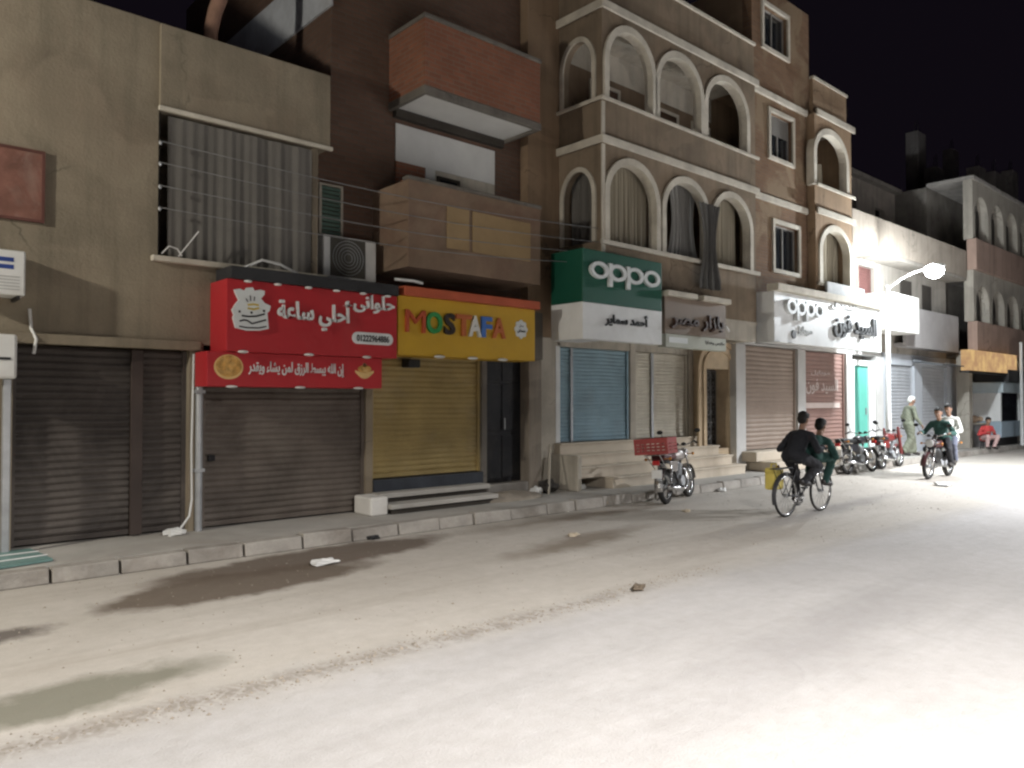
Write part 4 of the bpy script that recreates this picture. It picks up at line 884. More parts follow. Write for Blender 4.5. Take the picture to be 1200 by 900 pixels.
TEAL = mat('turquoise_door_paint', (0.12, 0.42, 0.34), 0.5, 0.08, 1.2, 0.05, dirt=(0.2, 0.42, 0.36), dirt_amt=0.3)
f_ = MB()
f_.box(qx(997.8), qx(1001.5), YQ + .0, YQ + .12, .4, 3.0); f_.box(qx(1019), qx(1025.8), YQ + .0, YQ + .12, .4, 3.0); f_.box(qx(1001.5), qx(1019), YQ, YQ + .12, 2.84, 3.0)
dr = f_.build('door', WHITEPAINT, hc, bevel=.01); tag(dr, 'turquoise door in a white frame')
MB().box(qx(1001.7), qx(1018.8), YQ + .06, YQ + .1, .42, 2.835).build('door_leaf', TEAL, dr)
MB().box(qx(1016), qx(1017), YQ + .03, YQ + .058, 1.4, 1.6).build('handle', STEEL, dr)
t = thing('entrance_steps', (qx(900), 9.6, PAVE_Z), 'cream block steps below the taupe shutter behind the cyclist', 'steps', 'steps in front of the shops')
for k, (a, b, y0_, z0_, z1_) in enumerate(((874, 990, 9.15, PAVE_Z, .38), (868, 990, 9.5, .381, .61))):
    MB().box(qx(a), qx(b), y0_, YQ + .02, z0_, z1_).build('tread', STEP, t, bevel=.02)

# ------------------------------------------------------------------ building D: pale house beyond the lamp
XD0, XD1 = 20.75, 29.6
hd_ = thing('pale_house', ((XD0+XD1)/2, 10, PAVE_Z), 'pale two storey house with a heavy plain parapet beyond the street lamp', 'building')
YD = 9.9
PD = mat('pale_ivory_plaster', (0.30, 0.275, 0.24), 0.9, 0.12, 1.1, 0.2, dirt=(0.33, 0.28, 0.22), dirt_amt=0.35)
wd0, wd1 = fx(1003, YD), fx(1026, YD); wdz = (fz(1012, 345, YD), fz(1012, 311, YD))
wall_with_windows(XD0, XD1, 3.3, 6.2, YD, YD + .3, [(wd0 + .25, wd1, *wdz)]).build('wall', PD, hd_)
m = MB(); m.box(XD0, XD1, YD + .4, 18, PAVE_Z, 6.2); m.build('wall', PD, hd_)
w_ = MB().box(wd0 + .27, wd1 - .02, YD + .1, YD + .14, wdz[0] + .02, wdz[1] - .02).build('window', mat('maroon_shutter', (0.09, 0.04, 0.035), 0.6, 0.3), hd_)
m = MB()
for k in range(9): zz = wdz[0] + .06 + k*.09; m.box(wd0 + .3, wd1 - .05, YD + .085, YD + .099, zz, zz + .06)
m.build('slats', mat('maroon_shutter', (0.09, 0.04, 0.035), 0.6, 0.3), w_)
m = MB(); m.box(XD0 + .02, XD1 + .1, 9.25, 9.4, 6.12, 7.05); m.box(XD0 + .02, XD0 + .17, 9.401, 11.4, 6.12, 7.05); m.box(XD1 - .05, XD1 + .1, 9.401, 11.4, 6.12, 7.05); m.build('parapet', mat('taupe_plaster', (0.36, 0.31, 0.255), 0.92, 0.15, 1.1, 0.25, dirt=(0.24, 0.2, 0.16)), hd_)
MB().box(XD0 + .02, XD1 + .1, 9.27, 18, 6.0, 6.11).build('terrace_slab', PD, hd_)
up = mat('dim_grey_plaster', (0.24, 0.21, 0.18), 0.92, 0.2, 1.0, 0.25)
wins = [(22.3, 23.0, 7.3, 9.0), (25.2, 25.9, 7.3, 8.6), (27.4, 28.1, 7.3, 8.6)]
wall_with_windows(XD0, XD1 - .5, 6.15, 9.35, 11.4, 11.65, wins).build('set_back_wall', up, hd_)
for a, b, c_, d_ in wins: MB().box(a, b, 11.55, 11.62, c_, d_).build('window', DGLASS, hd_)
MB().box(XD0, XD1 - .5, 11.66, 17, 6.15, 9.3).build('set_back_wall', up, hd_)
MB().box(XD0 - .02, XD1 - .4, 11.2, 17, 9.36, 9.5).build('roof_slab', CONC_D, hd_)
# white balcony box beside the lamp and the wider one after it
bd0, bd1 = fx(1042, 9.1), fx(1078, 9.1)
m = MB(); m.box(bd0, bd1, 9.1, 9.2, 3.85, 4.95); m.box(bd0, bd0 + .1, 9.201, YD, 3.85, 4.95); m.box(bd1 - .1, bd1, 9.201, YD, 3.85, 4.95); m.box(bd0 + .1, bd1 - .1, 9.201, YD, 3.85, 3.97)
m.build('balcony', P_WHITE, hd_, bevel=.012)
m = MB(); m.box(bd1 + .1, XD1, 9.5, 9.62, 3.5, 4.75); m.box(XD1 - .12, XD1, 9.621, YD, 3.5, 4.75); m.box(bd1 + .1, XD1 - .12, 9.621, YD, 3.5, 3.62); m.build('balcony', mat('grey_beige_render', (0.34, 0.32, 0.31), 0.9, 0.12, 1.2, 0.2), hd_)
m = MB(); m.box(25.6, 26.5, YD - .02, YD - .002, 4.3, 5.7); m.box(27.4, 28.2, YD - .02, YD - .002, 3.8, 5.7); m.build('balcony_door', P_DARK, hd_)
# shops at street level
def dx_(p): return fx(p, YD)
m = MB(); m.box(24.26, 24.6, YD + .0, YD + .39, PAVE_Z, 3.299); m.box(dx_(1071), dx_(1080), YD - .02, YD + .39, PAVE_Z, 3.299); m.box(dx_(1125), XD1, YD, YD + .39, PAVE_Z, 3.299); m.box(24.6, XD1, YD + .02, YD + .38, 2.95, 3.298)
m.build('shop_wall', mat('blue_grey_wall_paint', (0.42, 0.44, 0.47), 0.8, 0.12, 1.2, 0.1), hd_)
shutter(hd_, 24.61, dx_(1071) - .01, YD + .1, PAVE_Z + .02, 2.94, S_SILV, 'silver shutter', pitch=.11); shutter(hd_, dx_(1080) + .01, dx_(1125) - .01, YD + .1, PAVE_Z + .02, 2.94, S_SILV, 'silver shutter', pitch=.11)
# awning over the second shop
aw = mat('dark_tarpaulin', (0.06, 0.065, 0.07), 0.8, 0.3)
t = MB(); t.hprism([(dx_(1068), 8.95), (dx_(1122), 8.95), (dx_(1122), YD - .03), (dx_(1068), YD - .03)], 3.06, 3.1)
for v in t.v:
    if v.y < 9: v.z -= .12
tag(t.build('awning', aw), 'dark sagging awning over the silver shutters beyond the lamp', 'awning')

# ------------------------------------------------------------------ building E: arcaded block at the right edge
XE0, XE1 = 29.9, 46.0
he = thing('arcaded_block', ((XE0+XE1)/2, 10, PAVE_Z), 'distant pinkish block with two rows of arches at the right edge', 'building')
YE = 9.1
PE = mat('pinkish_plaster', (0.36, 0.255, 0.205), 0.92, 0.16, 1.0, 0.2, dirt=(0.22, 0.16, 0.13)); PE2 = mat('grey_pillar_plaster', (0.36, 0.33, 0.28), 0.9, 0.15, 1.0, 0.2)
m = MB(); m.box(XE0, XE1, 10.6, 20, PAVE_Z, 9.6); m.build('wall', CONC_D, he)
arE = lambda zs, zp: [(XE0 + .25 + 1.75*k, XE0 + .25 + 1.75*k + 1.4, zs, zp, .7) for k in range(9)]
m = MB(); arch_wall(m, XE0, XE1, 4.6, 6.4, YE, YE + .3, arE(4.61, 5.2)); m.build('arcade', PE2, he)
m = MB(); arch_wall(m, XE0, XE1, 7.5, 9.6, YE, YE + .3, arE(7.51, 8.4)); m.build('arcade', PE2, he)
MB().box(XE0, XE1, YE - .1, YE + .2, 3.55, 4.59).build('parapet', PE, he); MB().box(XE0, XE1, YE - .1, YE + .2, 6.41, 7.49).build('parapet', PE, he)
for z_ in (3.45, 6.3, 9.61): MB().box(XE0, XE1, YE + .22 if z_ < 9 else YE - .05, 10.6, z_, z_ + .12).build('floor_slab', CONC, he)
for k in range(4): MB().box(XE0 + .5 + 3.3*k, XE0 + 3.3 + 3.3*k, 10.4, 10.59, .2, 2.6).build('shop_front', mat('dim_teal_front', (0.10, 0.12, 0.125), 0.6, 0.4, 1.2), he)
for k in range(5): MB().box(XE0 + .05 + 3.3*k, XE0 + .4 + 3.3*k, YE + .2, YE + .6, PAVE_Z, 3.44).build('pillar', PE2, he)
hf = thing('far_house', (54, 10, PAVE_Z), 'plain dark house at the far end of the row', 'building')
MB().box(46.3, 70, 9.6, 20, PAVE_Z, 8.6).build('wall', CONC_D, hf); MB().box(46.2, 70.1, 9.4, 20, 8.61, 8.8).build('roof_slab', CONC_D, hf)
# rooftop columns against the sky
RC = mat('unfinished_concrete_column', (0.15, 0.135, 0.125), 0.95, 0.25, 1.5, 0.3)
for k, (pa, pb, pt, Y_, zb) in enumerate(((1079, 1097, 160, 12.4, 9.5), (1101, 1116, 200, 11.6, 9.5), (1120, 1128, 178, 14.2, 9.73), (1151, 1165, 200, 10.8, 9.73), (1170, 1186, 207, 10.5, 9.73), (1190, 1203, 205, 11.2, 9.73))):
    a, b = fx(pa, Y_), fx(pb, Y_); zt = fz((pa+pb)/2, pt, Y_)
    t = thing('rooftop_column', ((a+b)/2, Y_, zb), ('tall wide concrete column on the pale house roof', 'lower rounded grey column on the roof beside the tallest column', 'thin pale column behind the roofs', 'pinkish stub column above the first arch of the distant block', 'stub column above the arches near the right edge, second from the right', 'rooftop stub column cut by the right edge of the photo')[k], 'column', 'unfinished rooftop columns')
    MB().box(a, a + min(.9, (b-a)), Y_, Y_ + .5, zb + .004, zt).build('shaft', RC, t, bevel=.02)
    g = MB()
    for q in range(4): g.tube([(a + .1 + .15*q, Y_ + .15 + .1*(q % 2), zt - .01), (a + .12 + .15*q, Y_ + .15, zt + .4 + .1*(q % 3))], .012, 5)
    tag(g.build('rebar', BLACKM, t), None, None, None)
# lit orange sign, kiosk and goods table below the block
ORS = bpy.data.materials.new('orange_lightbox'); ORS.use_nodes = True; q = NT(ORS); o_ = q.n('ShaderNodeOutputMaterial'); e_ = q.n('ShaderNodeEmission'); tc = q.n('ShaderNodeTexCoord')
q.l(q.mix(q.ramp(q.noise(tc.outputs['Object'], 2.5, 3), .4, .65), (0.50, 0.30, 0.16), (0.75, 0.50, 0.22)), e_.inputs[0]); e_.inputs[1].default_value = .75; q.l(e_.outputs[0], o_.inputs[0])
yo2 = 8.75
t = thing('shop_sign', (fx(1165, yo2), yo2, 2.8), 'glowing orange lightbox sign under the distant arches at the right edge', 'shop sign', 'shop signs')
MB().box(fx(1138, yo2), fx(1192, yo2), yo2, yo2 + .3, fz(1165, 436, yo2), fz(1165, 413, yo2)).build('lightbox', ORS, t)
MB().box(fx(1137, yo2), fx(1193, yo2), yo2 + .02, yo2 + .32, fz(1165, 436, yo2) - .06, fz(1165, 436, yo2) - .004).build('frame', BLACKM, t)
KB = mat('pale_blue_kiosk_paint', (0.36, 0.45, 0.52), 0.55, 0.12, 1.5, 0.05); yk = 8.95
ka, kb_ = fx(1173, yk), fx(1196, yk)
t = thing('kiosk', ((ka+kb_)/2, yk, PAVE_Z), 'pale blue upright booth with a dark window at the right edge', 'kiosk')
MB().box(ka, kb_, yk, yk + 1.2, PAVE_Z + .3, 1.05).build('lower_body', KB, t, bevel=.04); MB().box(ka + .1, kb_ - .1, yk + .1, yk + 1.1, PAVE_Z, PAVE_Z + .299).build('base', BLACKM, t)
for u in (ka, kb_ - .15):
    MB().box(u, u + .15, yk + .02, yk + 1.2, 1.052, 2.1).build('post', WHITEPAINT, t, bevel=.02)
MB().box(ka - .05, kb_ + .05, yk - .08, yk + 1.3, 2.102, 2.5).build('roof', mat('pale_blue_roof', (0.5, 0.58, 0.62), 0.5, 0.1), t, bevel=.06)
MB().box(ka + .15, kb_ - .15, yk + .06, yk + .09, 1.053, 2.1).build('window', DGLASS, t)
MB().box(ka + .05, kb_ - .05, yk - .25, yk + .9, 2.502, 2.95).build('awning_box', BLACKPL, t)
ya = 9.35
ta, tb = fx(1138, ya), fx(1166, ya)
t = thing('goods_table', ((ta+tb)/2, ya, PAVE_Z), 'low display counter with pale goods on top below the orange sign', 'counter')
MB().box(ta, tb, ya, ya + .7, PAVE_Z, .95).build('counter', mat('grey_counter', (0.22, 0.21, 0.21), 0.6, 0.2), t, bevel=.02); MB().box(ta - .04, tb + .04, ya - .04, ya + .74, .952, 1.0).build('counter_top', P_TRIM, t, bevel=.01)
for k in range(6):
    u = ta + .15 + (tb-ta-.3)*k/5
    tag(MB().ell((u, ya + .3 + .1*(k % 2), 1.0 + .13), (.17, .16, .135), 12, 8).build('goods_bag', mat('peach_bags', (0.5, 0.36, 0.25), 0.8, 0.25, 5), smooth=True), 'small peach coloured bag on the counter below the orange sign', 'bag', 'bags on the counter')
tag(MB().tube([(fx(1197, 8.6), 8.6, PAVE_Z), (fx(1197, 8.6), 8.6, 4.0)], .07, 10, .05).build('post', POLE), 'thin white post at the right edge of the street', 'post')

# ------------------------------------------------------------------ overhead wires along the fronts
for k, (pl_, pr_) in enumerate(((165, 268), (190, 284), (217, 297), (243, 309))):
    a = Vector((fx(187, 9.85), 9.85, fz(187, pl_, 9.85))); b = Vector((XC0 - .04, 9.35, fz(703, pr_, 9.35)))
    pts = [a.lerp(b, i/24) - Vector((0, .15*math.sin(math.pi*i/24), .16*math.sin(math.pi*i/24))) for i in range(25)]
    tag(MB().tube(pts, .007, 5).build('wire', mat('grey_wire', (0.20, 0.2, 0.2), 0.6)), ('topmost', 'second from the top', 'third from the top', 'lowest')[k] + ' of the four wires crossing the curtained opening and the brick house', 'wire', 'overhead wires')
    MB().ell(a + Vector((0, .06, 0)), (.02, .02, .03)).build('insulator', STEEL, parent=bpy.data.objects['wire' if k == 0 else 'wire.%03d' % k], smooth=True)

# ------------------------------------------------------------------ litter, rubble and loose things on the ground
PAPER = mat('white_paper', (0.7, 0.7, 0.68), 0.9, 0.08, 6)
def crumple(p, r, m_, label, name='paper_scrap', flat=.5, seed=0, cat='litter', group='litter on the ground'):
    rd = random.Random(seed); g = MB(); g.ell((0, 0, 0), 1, 11, 8)
    for v in g.v:
        k = 1 + .45*(math.sin(v.x*5 + seed)*math.sin(v.y*6 + 2*seed)) + rd.uniform(-.12, .12)
        v.x *= r*k*1.4; v.y *= r*k; v.z = max(-r*flat*.8, v.z*r*flat*k)
    zmin = min(v.z for v in g.v)
    for v in g.v: v += Vector((p[0], p[1], p[2] - zmin + .002))
    tag(g.build(name, m_), label, cat, group)
def gp(px, py, z=0): q_ = gnd(px, py, z); return (q_.x, q_.y, z)
crumple(gp(378, 661), .11, PAPER, 'flat crumpled white paper on the wet patch by the kerb', flat=.25, seed=1)
crumple(gp(437, 632), .07, BLACKPL, 'small dark rag lying against the kerb', 'rag', .4, 2)
crumple(gp(683, 573, .15), .05, PAPER, 'small white crumpled cup on the pavement in front of the wide steps', 'paper_cup', .9, 3)
crumple(gp(846, 576), .08, PAPER, 'white scrap on the road right of the motorcycle with the red crate', seed=4)
crumple(gp(858, 570), .10, PAPER, 'pale bag by the kerb, middle of three scraps behind the cyclist', 'plastic_bag', .7, 5)
crumple(gp(871, 568), .11, PAPER, 'pale bag by the kerb nearest to the cyclist', 'plastic_bag', .6, 6)
crumple(gp(897, 566), .09, PAPER, 'white scrap on the road behind the rear wheel of the bicycle', seed=7)
crumple(gp(1106, 569), .17, PAPER, 'white paper on the road in front of the two riders on a motorcycle', flat=.2, seed=8)
crumple(gp(672, 628), .07, mat('tan_paper', (0.5, 0.43, 0.33), .9), 'small tan scrap on the brown patch of the road', flat=.3, seed=9)
crumple(gp(748, 692), .06, mat('brown_clod', (0.14, 0.11, 0.08), .95), 'dark clod at the end of the crumbling asphalt edge', 'clod', .5, 10)
crumple(gp(805, 600), .05, mat('tan_paper', (0.5, 0.43, 0.33), .9), 'tan scrap on the road below the motorcycle with the red crate', seed=11)
crumple((fx(626, 9.9), 9.85, PAVE_Z), .09, PAPER, 'white lump at the foot of the grimy pillar', 'plastic_bag', .8, 12)
crumple((cx_ - .25, 9.8, PAVE_Z), .08, WHITEPL, 'pale lump at the foot of the grey pipe between the dark shutters', 'plastic_bag', .6, 13)
crumple((fx(640, 9.95), 9.9, PAVE_Z), .16, mat('dark_rubbish', (0.05, 0.045, 0.04), .95, .4, 6), 'dark rubbish heap between the grimy pillar and the wide steps', 'rubbish_heap', .8, 14)
m = MB(); m.tube([(fx(643, 9.7), 9.7, PAVE_Z), (fx(646, 9.95), 9.98, 1.0)], .02, 6); tag(m.build('stick', P_LIGHT), 'thin stick leaning in the corner beside the wide steps', 'stick')
g = MB(); g.ell((fx(598, 9.65), 9.66, PAVE_Z - .03), (.75, .28, .17), 26, 10)
for v in g.v: v.z += .02*math.sin(v.x*17)*math.sin(v.y*23) if v.z > PAVE_Z else 0
tag(g.build('sand_heap', mat('sand_heap', (0.3, 0.26, 0.21), .95, .2, 3, .5), smooth=True), 'low heap of sand on the pavement below the black door', 'sand heap')
# teal sheet lying on the pavement at the left edge
a = gp(-30, 668, PAVE_Z); TQ = mat('teal_plastic_sheet', (0.16, 0.27, 0.25), 0.5, 0.2, 2, .05)
g = MB(); pts = [gnd(-40, 672, .17), gnd(62, 656, .17), gnd(35, 644, .17), gnd(-40, 652, .17)]
t = thing('plastic_sheet', (pts[0].x, pts[0].y, PAVE_Z), 'translucent teal sheet with white edging lying on the pavement at the left edge', 'plastic sheet')
g.hprism([(p_.x, p_.y) for p_ in pts], PAVE_Z + .01, PAVE_Z + .035).build('sheet', TQ, t)
for k in (0.25, .6): 
    p_ = pts[0].lerp(pts[3], k); q_ = pts[1].lerp(pts[2], k); MB().tube([(p_.x, p_.y, PAVE_Z + .045), (q_.x, q_.y, PAVE_Z + .045)], .008, 6).build('edging', WHITEPL, t)
# crumbs of old asphalt and grit
g = MB(); rd = random.Random(4)
for k in range(2200):
    x = rd.uniform(-.5, 7.2)
    y = rd.gauss(4.72 + .06*math.sin(x*2.3), .09) if k < 1000 else rd.uniform(4.6, 8.6)
    if k >= 1000: x = rd.uniform(-1, 18)
    r = rd.uniform(.003, .011)*(1 if rd.random() < .9 else 1.6); b = len(g.v); h = r*rd.uniform(.6, 1.1)
    an = rd.uniform(0, 6)
    for q_ in range(4): g.v.append(Vector((x + r*math.cos(an + q_*1.57)*rd.uniform(.7, 1.3), y + r*math.sin(an + q_*1.57)*rd.uniform(.7, 1.3), 0.001)))
    g.v.append(Vector((x, y, h)))
    for q_ in range(4): g.f.append((b + q_, b + (q_ + 1) % 4, b + 4))
tag(g.build('gravel', mat('grit', (0.30, 0.26, 0.21), .95, .35, 9), origin=(0, 0, 0)), kind='stuff')

# ------------------------------------------------------------------ two-wheelers (built along +x, rear axle over the origin)
def place(root, x, y, z, ang, lean=0.0):
    root.location = (x, y, z); root.rotation_euler = (lean, 0, ang)
SPOKE = mat('spoke_steel', (0.4, 0.4, 0.4), 0.4, 0.1, 3, 0, 0.8)
def wheel(par, cx, r, tr, name, spokes=18, hub=.05, steer=0.0, n=0):
    t = MB().ring((cx, 0, r), (0, 1, 0), r - tr, tr, 36, 10).build(name, RUBBER, par, True)
    MB().ring((cx, 0, r), (0, 1, 0), r - 1.95*tr, tr*.42, 36, 8, 1.6).build('rim', CHROME, t, True)
    h = MB(); h.tube([(cx, -hub, r), (cx, hub, r)], hub*.75, 12); h.build('hub', STEEL, t, True)
    g = MB()
    for k in range(spokes):
        a = 2*math.pi*k/spokes; s_ = 1 if k % 2 else -1
        g.tube([(cx + hub*.6*math.cos(a + .5*s_), s_*hub*.8, r + hub*.6*math.sin(a + .5*s_)), (cx + (r-1.9*tr)*math.cos(a), 0, r + (r-1.9*tr)*math.sin(a))], .0022, 4, cap=False)
    tag(g.build('spokes', SPOKE, t), kind=None)
    return t
def guard(par, cx, cz, r, a0, a1, wd, m_, name='mudguard'):
    g = MB(); n = 14
    for i in range(n):
        a, b = R(a0 + (a1-a0)*i/n), R(a0 + (a1-a0)*(i+1)/n)
        for s_ in range(4):
            y0_, y1_ = -wd + wd*2*s_/4, -wd + wd*2*(s_+1)/4
            f = lambda q, y, o: (cx + (r + o - .25*y*y/wd)*math.cos(q), y, cz + (r + o - .25*y*y/wd)*math.sin(q))
            g.quad(f(a, y0_, 0), f(b, y0_, 0), f(b, y1_, 0), f(a, y1_, 0)); g.quad(f(a, y0_, .006), f(b, y0_, .006), f(b, y1_, .006), f(a, y1_, .006))
    return g.build(name, m_, par, True)
def motorcycle(label, paint, seat_m, rack=True, group='motorcycles on the street', bracket_lamp=True, tall_shield=None, moving=False):
    t = thing('motorcycle', (0, 0, 0), label, 'motorcycle', group)
    WB, r = 1.24, .30
    wheel(t, 0, r, .05, 'rear_wheel'); wheel(t, WB, r, .042, 'front_wheel')
    guard(t, 0, r, r + .035, 20, 190, .075, CHROME); guard(t, WB, r, r + .03, 5, 165, .06, paint)
    # frame
    g = MB()
    g.tube([(1.0, 0, .88), (.93, 0, .72), (.80, 0, .40), (.52, 0, .27), (.38, 0, .30)], .022, 8)
    g.tube([(.99, 0, .84), (.70, 0, .74), (.40, 0, .72), (-.10, 0, .74)], .022, 8)
    for s_ in (-1, 1):
        g.tube([(.42, .10*s_, .34), (.30, .10*s_, .52), (.10, .11*s_, .70), (-.22, .10*s_, .74)], .014, 7)
        g.tube([(.42, .09*s_, .33), (0, .09*s_, r)], .018, 8)
    g.build('frame', BLACKM, t, True)
    # fork and headlamp
    for s_ in (-1, 1):
        f = MB(); f.tube([(.985, .085*s_, .90), (1.11, .085*s_, .58)], .017, 8); f.tube([(1.11, .085*s_, .58), (WB, .075*s_, r)], .026, 8); f.build('fork_leg', CHROME, t, True)
        sh_ = MB(); sh_.tube([(0, .12*s_, r + .02), (.08, .12*s_, .66)], .012, 8)
        for k in range(9): sh_.ring((.01 + .0065*k, .12*s_, .38 + .027*k), (.24, 0, 1), .024, .006, 12, 5)
        sh_.build('shock_absorber', CHROME, t, True)
    h = MB(); h.lathe((0, 0, 0), [(.02, -.10), (.075, -.06), (.095, .02), (.098, .05)], 18)
    for v in h.v: v.x, v.z = v.z + 1.09, v.x + .83
    hl = h.build('headlight', paint if bracket_lamp else BLACKPL, t, True)
    h = MB(); h.ell((1.142, 0, .83), (.02, .09, .09), 16, 8); h.build('lens', mat('lamp_lens', (0.55, 0.56, 0.55), .15, .05, 3, 0), hl, True)
    # handlebar
    hb_ = MB(); hb_.tube([(.86, -.36, 1.02), (.93, -.30, 1.05), (.98, -.10, .98), (.98, .10, .98), (.93, .30, 1.05), (.86, .36, 1.02)], .012, 8)
    hbo = hb_.build('handlebar', CHROME, t, True)
    for s_ in (-1, 1):
        q = MB(); q.tube([(.925, .30*s_, 1.048), (.835, .375*s_, 1.01)], .019, 8); q.build('grip', RUBBER, hbo, True)
        q = MB(); q.tube([(.93, .28*s_, 1.05), (.95, .33*s_, 1.2)], .006, 6); q.ell((.955, .36*s_, 1.24), (.012, .06, .04), 12, 8); q.build('mirror', BLACKPL, hbo, True)
    q = MB(); q.ell((.99, .07, 1.0), (.03, .05, .035), 12, 8); q.ell((.99, -.07, 1.0), (.03, .05, .035), 12, 8); q.build('gauges', BLACKPL, hbo, True)
    # tank, seat, side panels, engine
    tk = MB(); tk.ell((.72, 0, .80), (.27, .135, .135), 18, 12)
    for v in tk.v:
        if v.z < .72: v.z = .72
        if v.x < .6: v.y *= .8
    tk.build('fuel_tank', paint, t, True)
    q = MB(); q.tube([(.73, 0, .93), (.73, 0, .945)], .035, 12); q.build('tank_cap', CHROME, t)
    st = MB(); st.box(-.24, .54, -.125, .125, .765, .855)
    for v in st.v:
        if v.x > .5: v.y *= .65; v.z -= .01
        if v.x < -.2 and v.z > .8: v.z += .03
    st.build('seat', seat_m, t, True, bevel=.035)
    for s_ in (-1, 1):
        q = MB(); q.prism([(.10, .56), (.38, .54), (.44, .72), (.02, .74)], .105*s_, .125*s_); q.build('side_panel', paint, t, bevel=.006)
        q = MB(); q.tube([(.42, .05*s_, .27), (.42, .24*s_, .27)], .016, 8); q.build('foot_peg', RUBBER, t)
        for u, w0_, z_ in ((-.22, .10, .80), (1.02, .08, .82)): q = MB(); q.tube([(u, w0_*s_, z_), (u, .21*s_, z_)], .008, 6); q.ell((u, .22*s_, z_), .028, 10, 6); q.build('turn_signal', mat('amber_lens', (0.5, 0.2, 0.03), .3), t, True)
    e = MB(); e.box(.40, .70, -.10, .10, .29, .45); e.tube([(.52, -.17, .36), (.52, .17, .36)], .105, 16); e.tube([(.66, -.12, .35), (.66, .12, .35)], .06, 14); e.build('engine', STEEL, t, bevel=.015)
    cy = MB()
    for k in range(8): z_ = .45 + .028*k; cy.box(.545 + .012*k, .70 + .012*k, -.085, .085, z_, z_ + .014)
    cy.tube([(.61, 0, .45), (.71, 0, .68)], .055, 12); cy.build('cylinder', STEEL, t)
    x_ = MB(); x_.tube([(.72, -.06, .60), (.84, -.10, .55), (.84, -.13, .34), (.70, -.15, .23), (.45, -.16, .22)], .02, 9); x_.tube([(.45, -.16, .22), (.30, -.165, .24), (-.28, -.17, .32)], .04, 10, .045); x_.build('exhaust_pipe', CHROME, t, True)
    c_ = MB(); c_.prism([(-.05, r - .05), (.40, .30), (.42, .40), (-.05, r + .07)], .125, .145); c_.build('chain_case', BLACKM, t, bevel=.006)
    tl = MB(); tl.box(-.36, -.30, -.06, .06, .70, .78); tl.build('tail_light', mat('red_lens', (0.4, 0.02, 0.02), .3, .1), t, bevel=.012)
    MB().prism([(-.365, .48), (-.35, .48), (-.32, .62), (-.335, .62)], -.09, .09).build('number_plate', WHITEPL, t)
    if rack:
        q = MB()
        for y_ in (-.12, -.04, .04, .12): q.tube([(-.18, y_, .88), (-.52, y_, .88)], .008, 6)
        for u in (-.2, -.36, -.52): q.tube([(u, -.13, .88), (u, .13, .88)], .008, 6)
        for s_ in (-1, 1): q.tube([(-.45, .12*s_, .88), (-.12, .11*s_, .62)], .009, 6)
        q.build('luggage_rack', CHROME, t)
    q = MB(); q.tube([(.42, .12, .27), (.12, .16, .20) if moving else (.36, .30, .03)], .012, 6); q.build('kickstand', BLACKM, t)
    if tall_shield:
        for s_ in (-1, 1):
            q = MB(); q.prism([(.92, .35), (1.0, .34), (1.03, .95), (.98, 1.10), (.93, .95)], .15*s_, .22*s_); q.build('leg_shield', tall_shield, t, True, bevel=.02)
    return t
SEATB = mat('black_seat_vinyl', (0.02, 0.02, 0.02), .55, .2, 4, .05)
REDP = mat('dull_red_bike_paint', (0.17, 0.03, 0.028), .35, .2, 3, .02); DREDP = mat('dark_red_bike_paint', (0.06, 0.025, 0.026), .35, .2, 3, .02); BLKP = mat('black_bike_paint', (0.025, 0.025, 0.028), .3, .2, 3, .02)
SILP = mat('silver_bike_paint', (0.30, 0.27, 0.25), .35, .15, 3, .02, .4)
# parked with a crate, tipped onto its stand
mA = motorcycle('parked motorcycle with silver and red paint carrying a red crate by the wide steps', SILP, mat('dark_red_seat', (0.10, 0.03, 0.03), .55), True)
p_ = gnd(781, 591); A_ANG = R(17); place(mA, p_.x, p_.y, 0, A_ANG, R(-5))
CR = mat('red_crate_plastic', (0.33, 0.06, 0.055), .55, .15, 4, .03)
def crate(label, m_):
    t = thing('crate', (0, 0, 0), label, 'crate')
    X, Y_, H, w_ = .24, .30, .27, .012
    for nm, (x0, x1, y0, y1) in (('side', (-X, X, -Y_, -Y_ + w_)), ('side', (-X, X, Y_ - w_, Y_)), ('side', (-X, -X + w_, -Y_ + w_, Y_ - w_)), ('side', (X - w_, X, -Y_ + w_, Y_ - w_))):
        g = MB()
        for z0, z1 in ((0, .05), (.075, .105), (.13, .16), (.185, .27)): g.box(x0, x1, y0, y1, z0, z1)
        lng = (x1 - x0) > (y1 - y0); L0, L1 = (x0, x1) if lng else (y0, y1)
        for k in range(7):
            u = L0 + (L1 - L0 - .03)*k/6
            for z0, z1 in ((.05, .075), (.105, .13), (.16, .185)):
                if lng: g.box(u, u + .03, y0 + .001, y1 - .001, z0, z1)
                else: g.box(x0 + .001, x1 - .001, u, u + .03, z0, z1)
        g.build(nm, m_, t)
    MB().box(-X + w_, X - w_, -Y_ + w_, Y_ - w_, 0, .015).build('bottom', m_, t)
    return t
ck = crate('red slatted plastic crate on the rear rack of the parked motorcycle', CR)
off = Matrix.Rotation(A_ANG, 3, 'Z') @ Matrix.Rotation(R(-5), 3, 'X') @ Vector((-.28, 0, .895))
ck.location = Vector((p_.x, p_.y, 0)) + off; ck.rotation_euler = (R(-5), 0, A_ANG)
mB = motorcycle('parked black motorcycle with a long seat in front of the turquoise door', BLKP, SEATB, True); q = gnd(994, 556); place(mB, q.x, q.y, 0, R(-3), R(-7))
mC = motorcycle('parked red motorcycle close to the foot of the white lamp post', REDP, SEATB, False, tall_shield=REDP); q = gnd(1034, 550); place(mC, q.x, q.y, 0, R(2), R(-7))
mD = motorcycle('moving motorcycle carrying two riders past the lamp', DREDP, SEATB, True, moving=True)
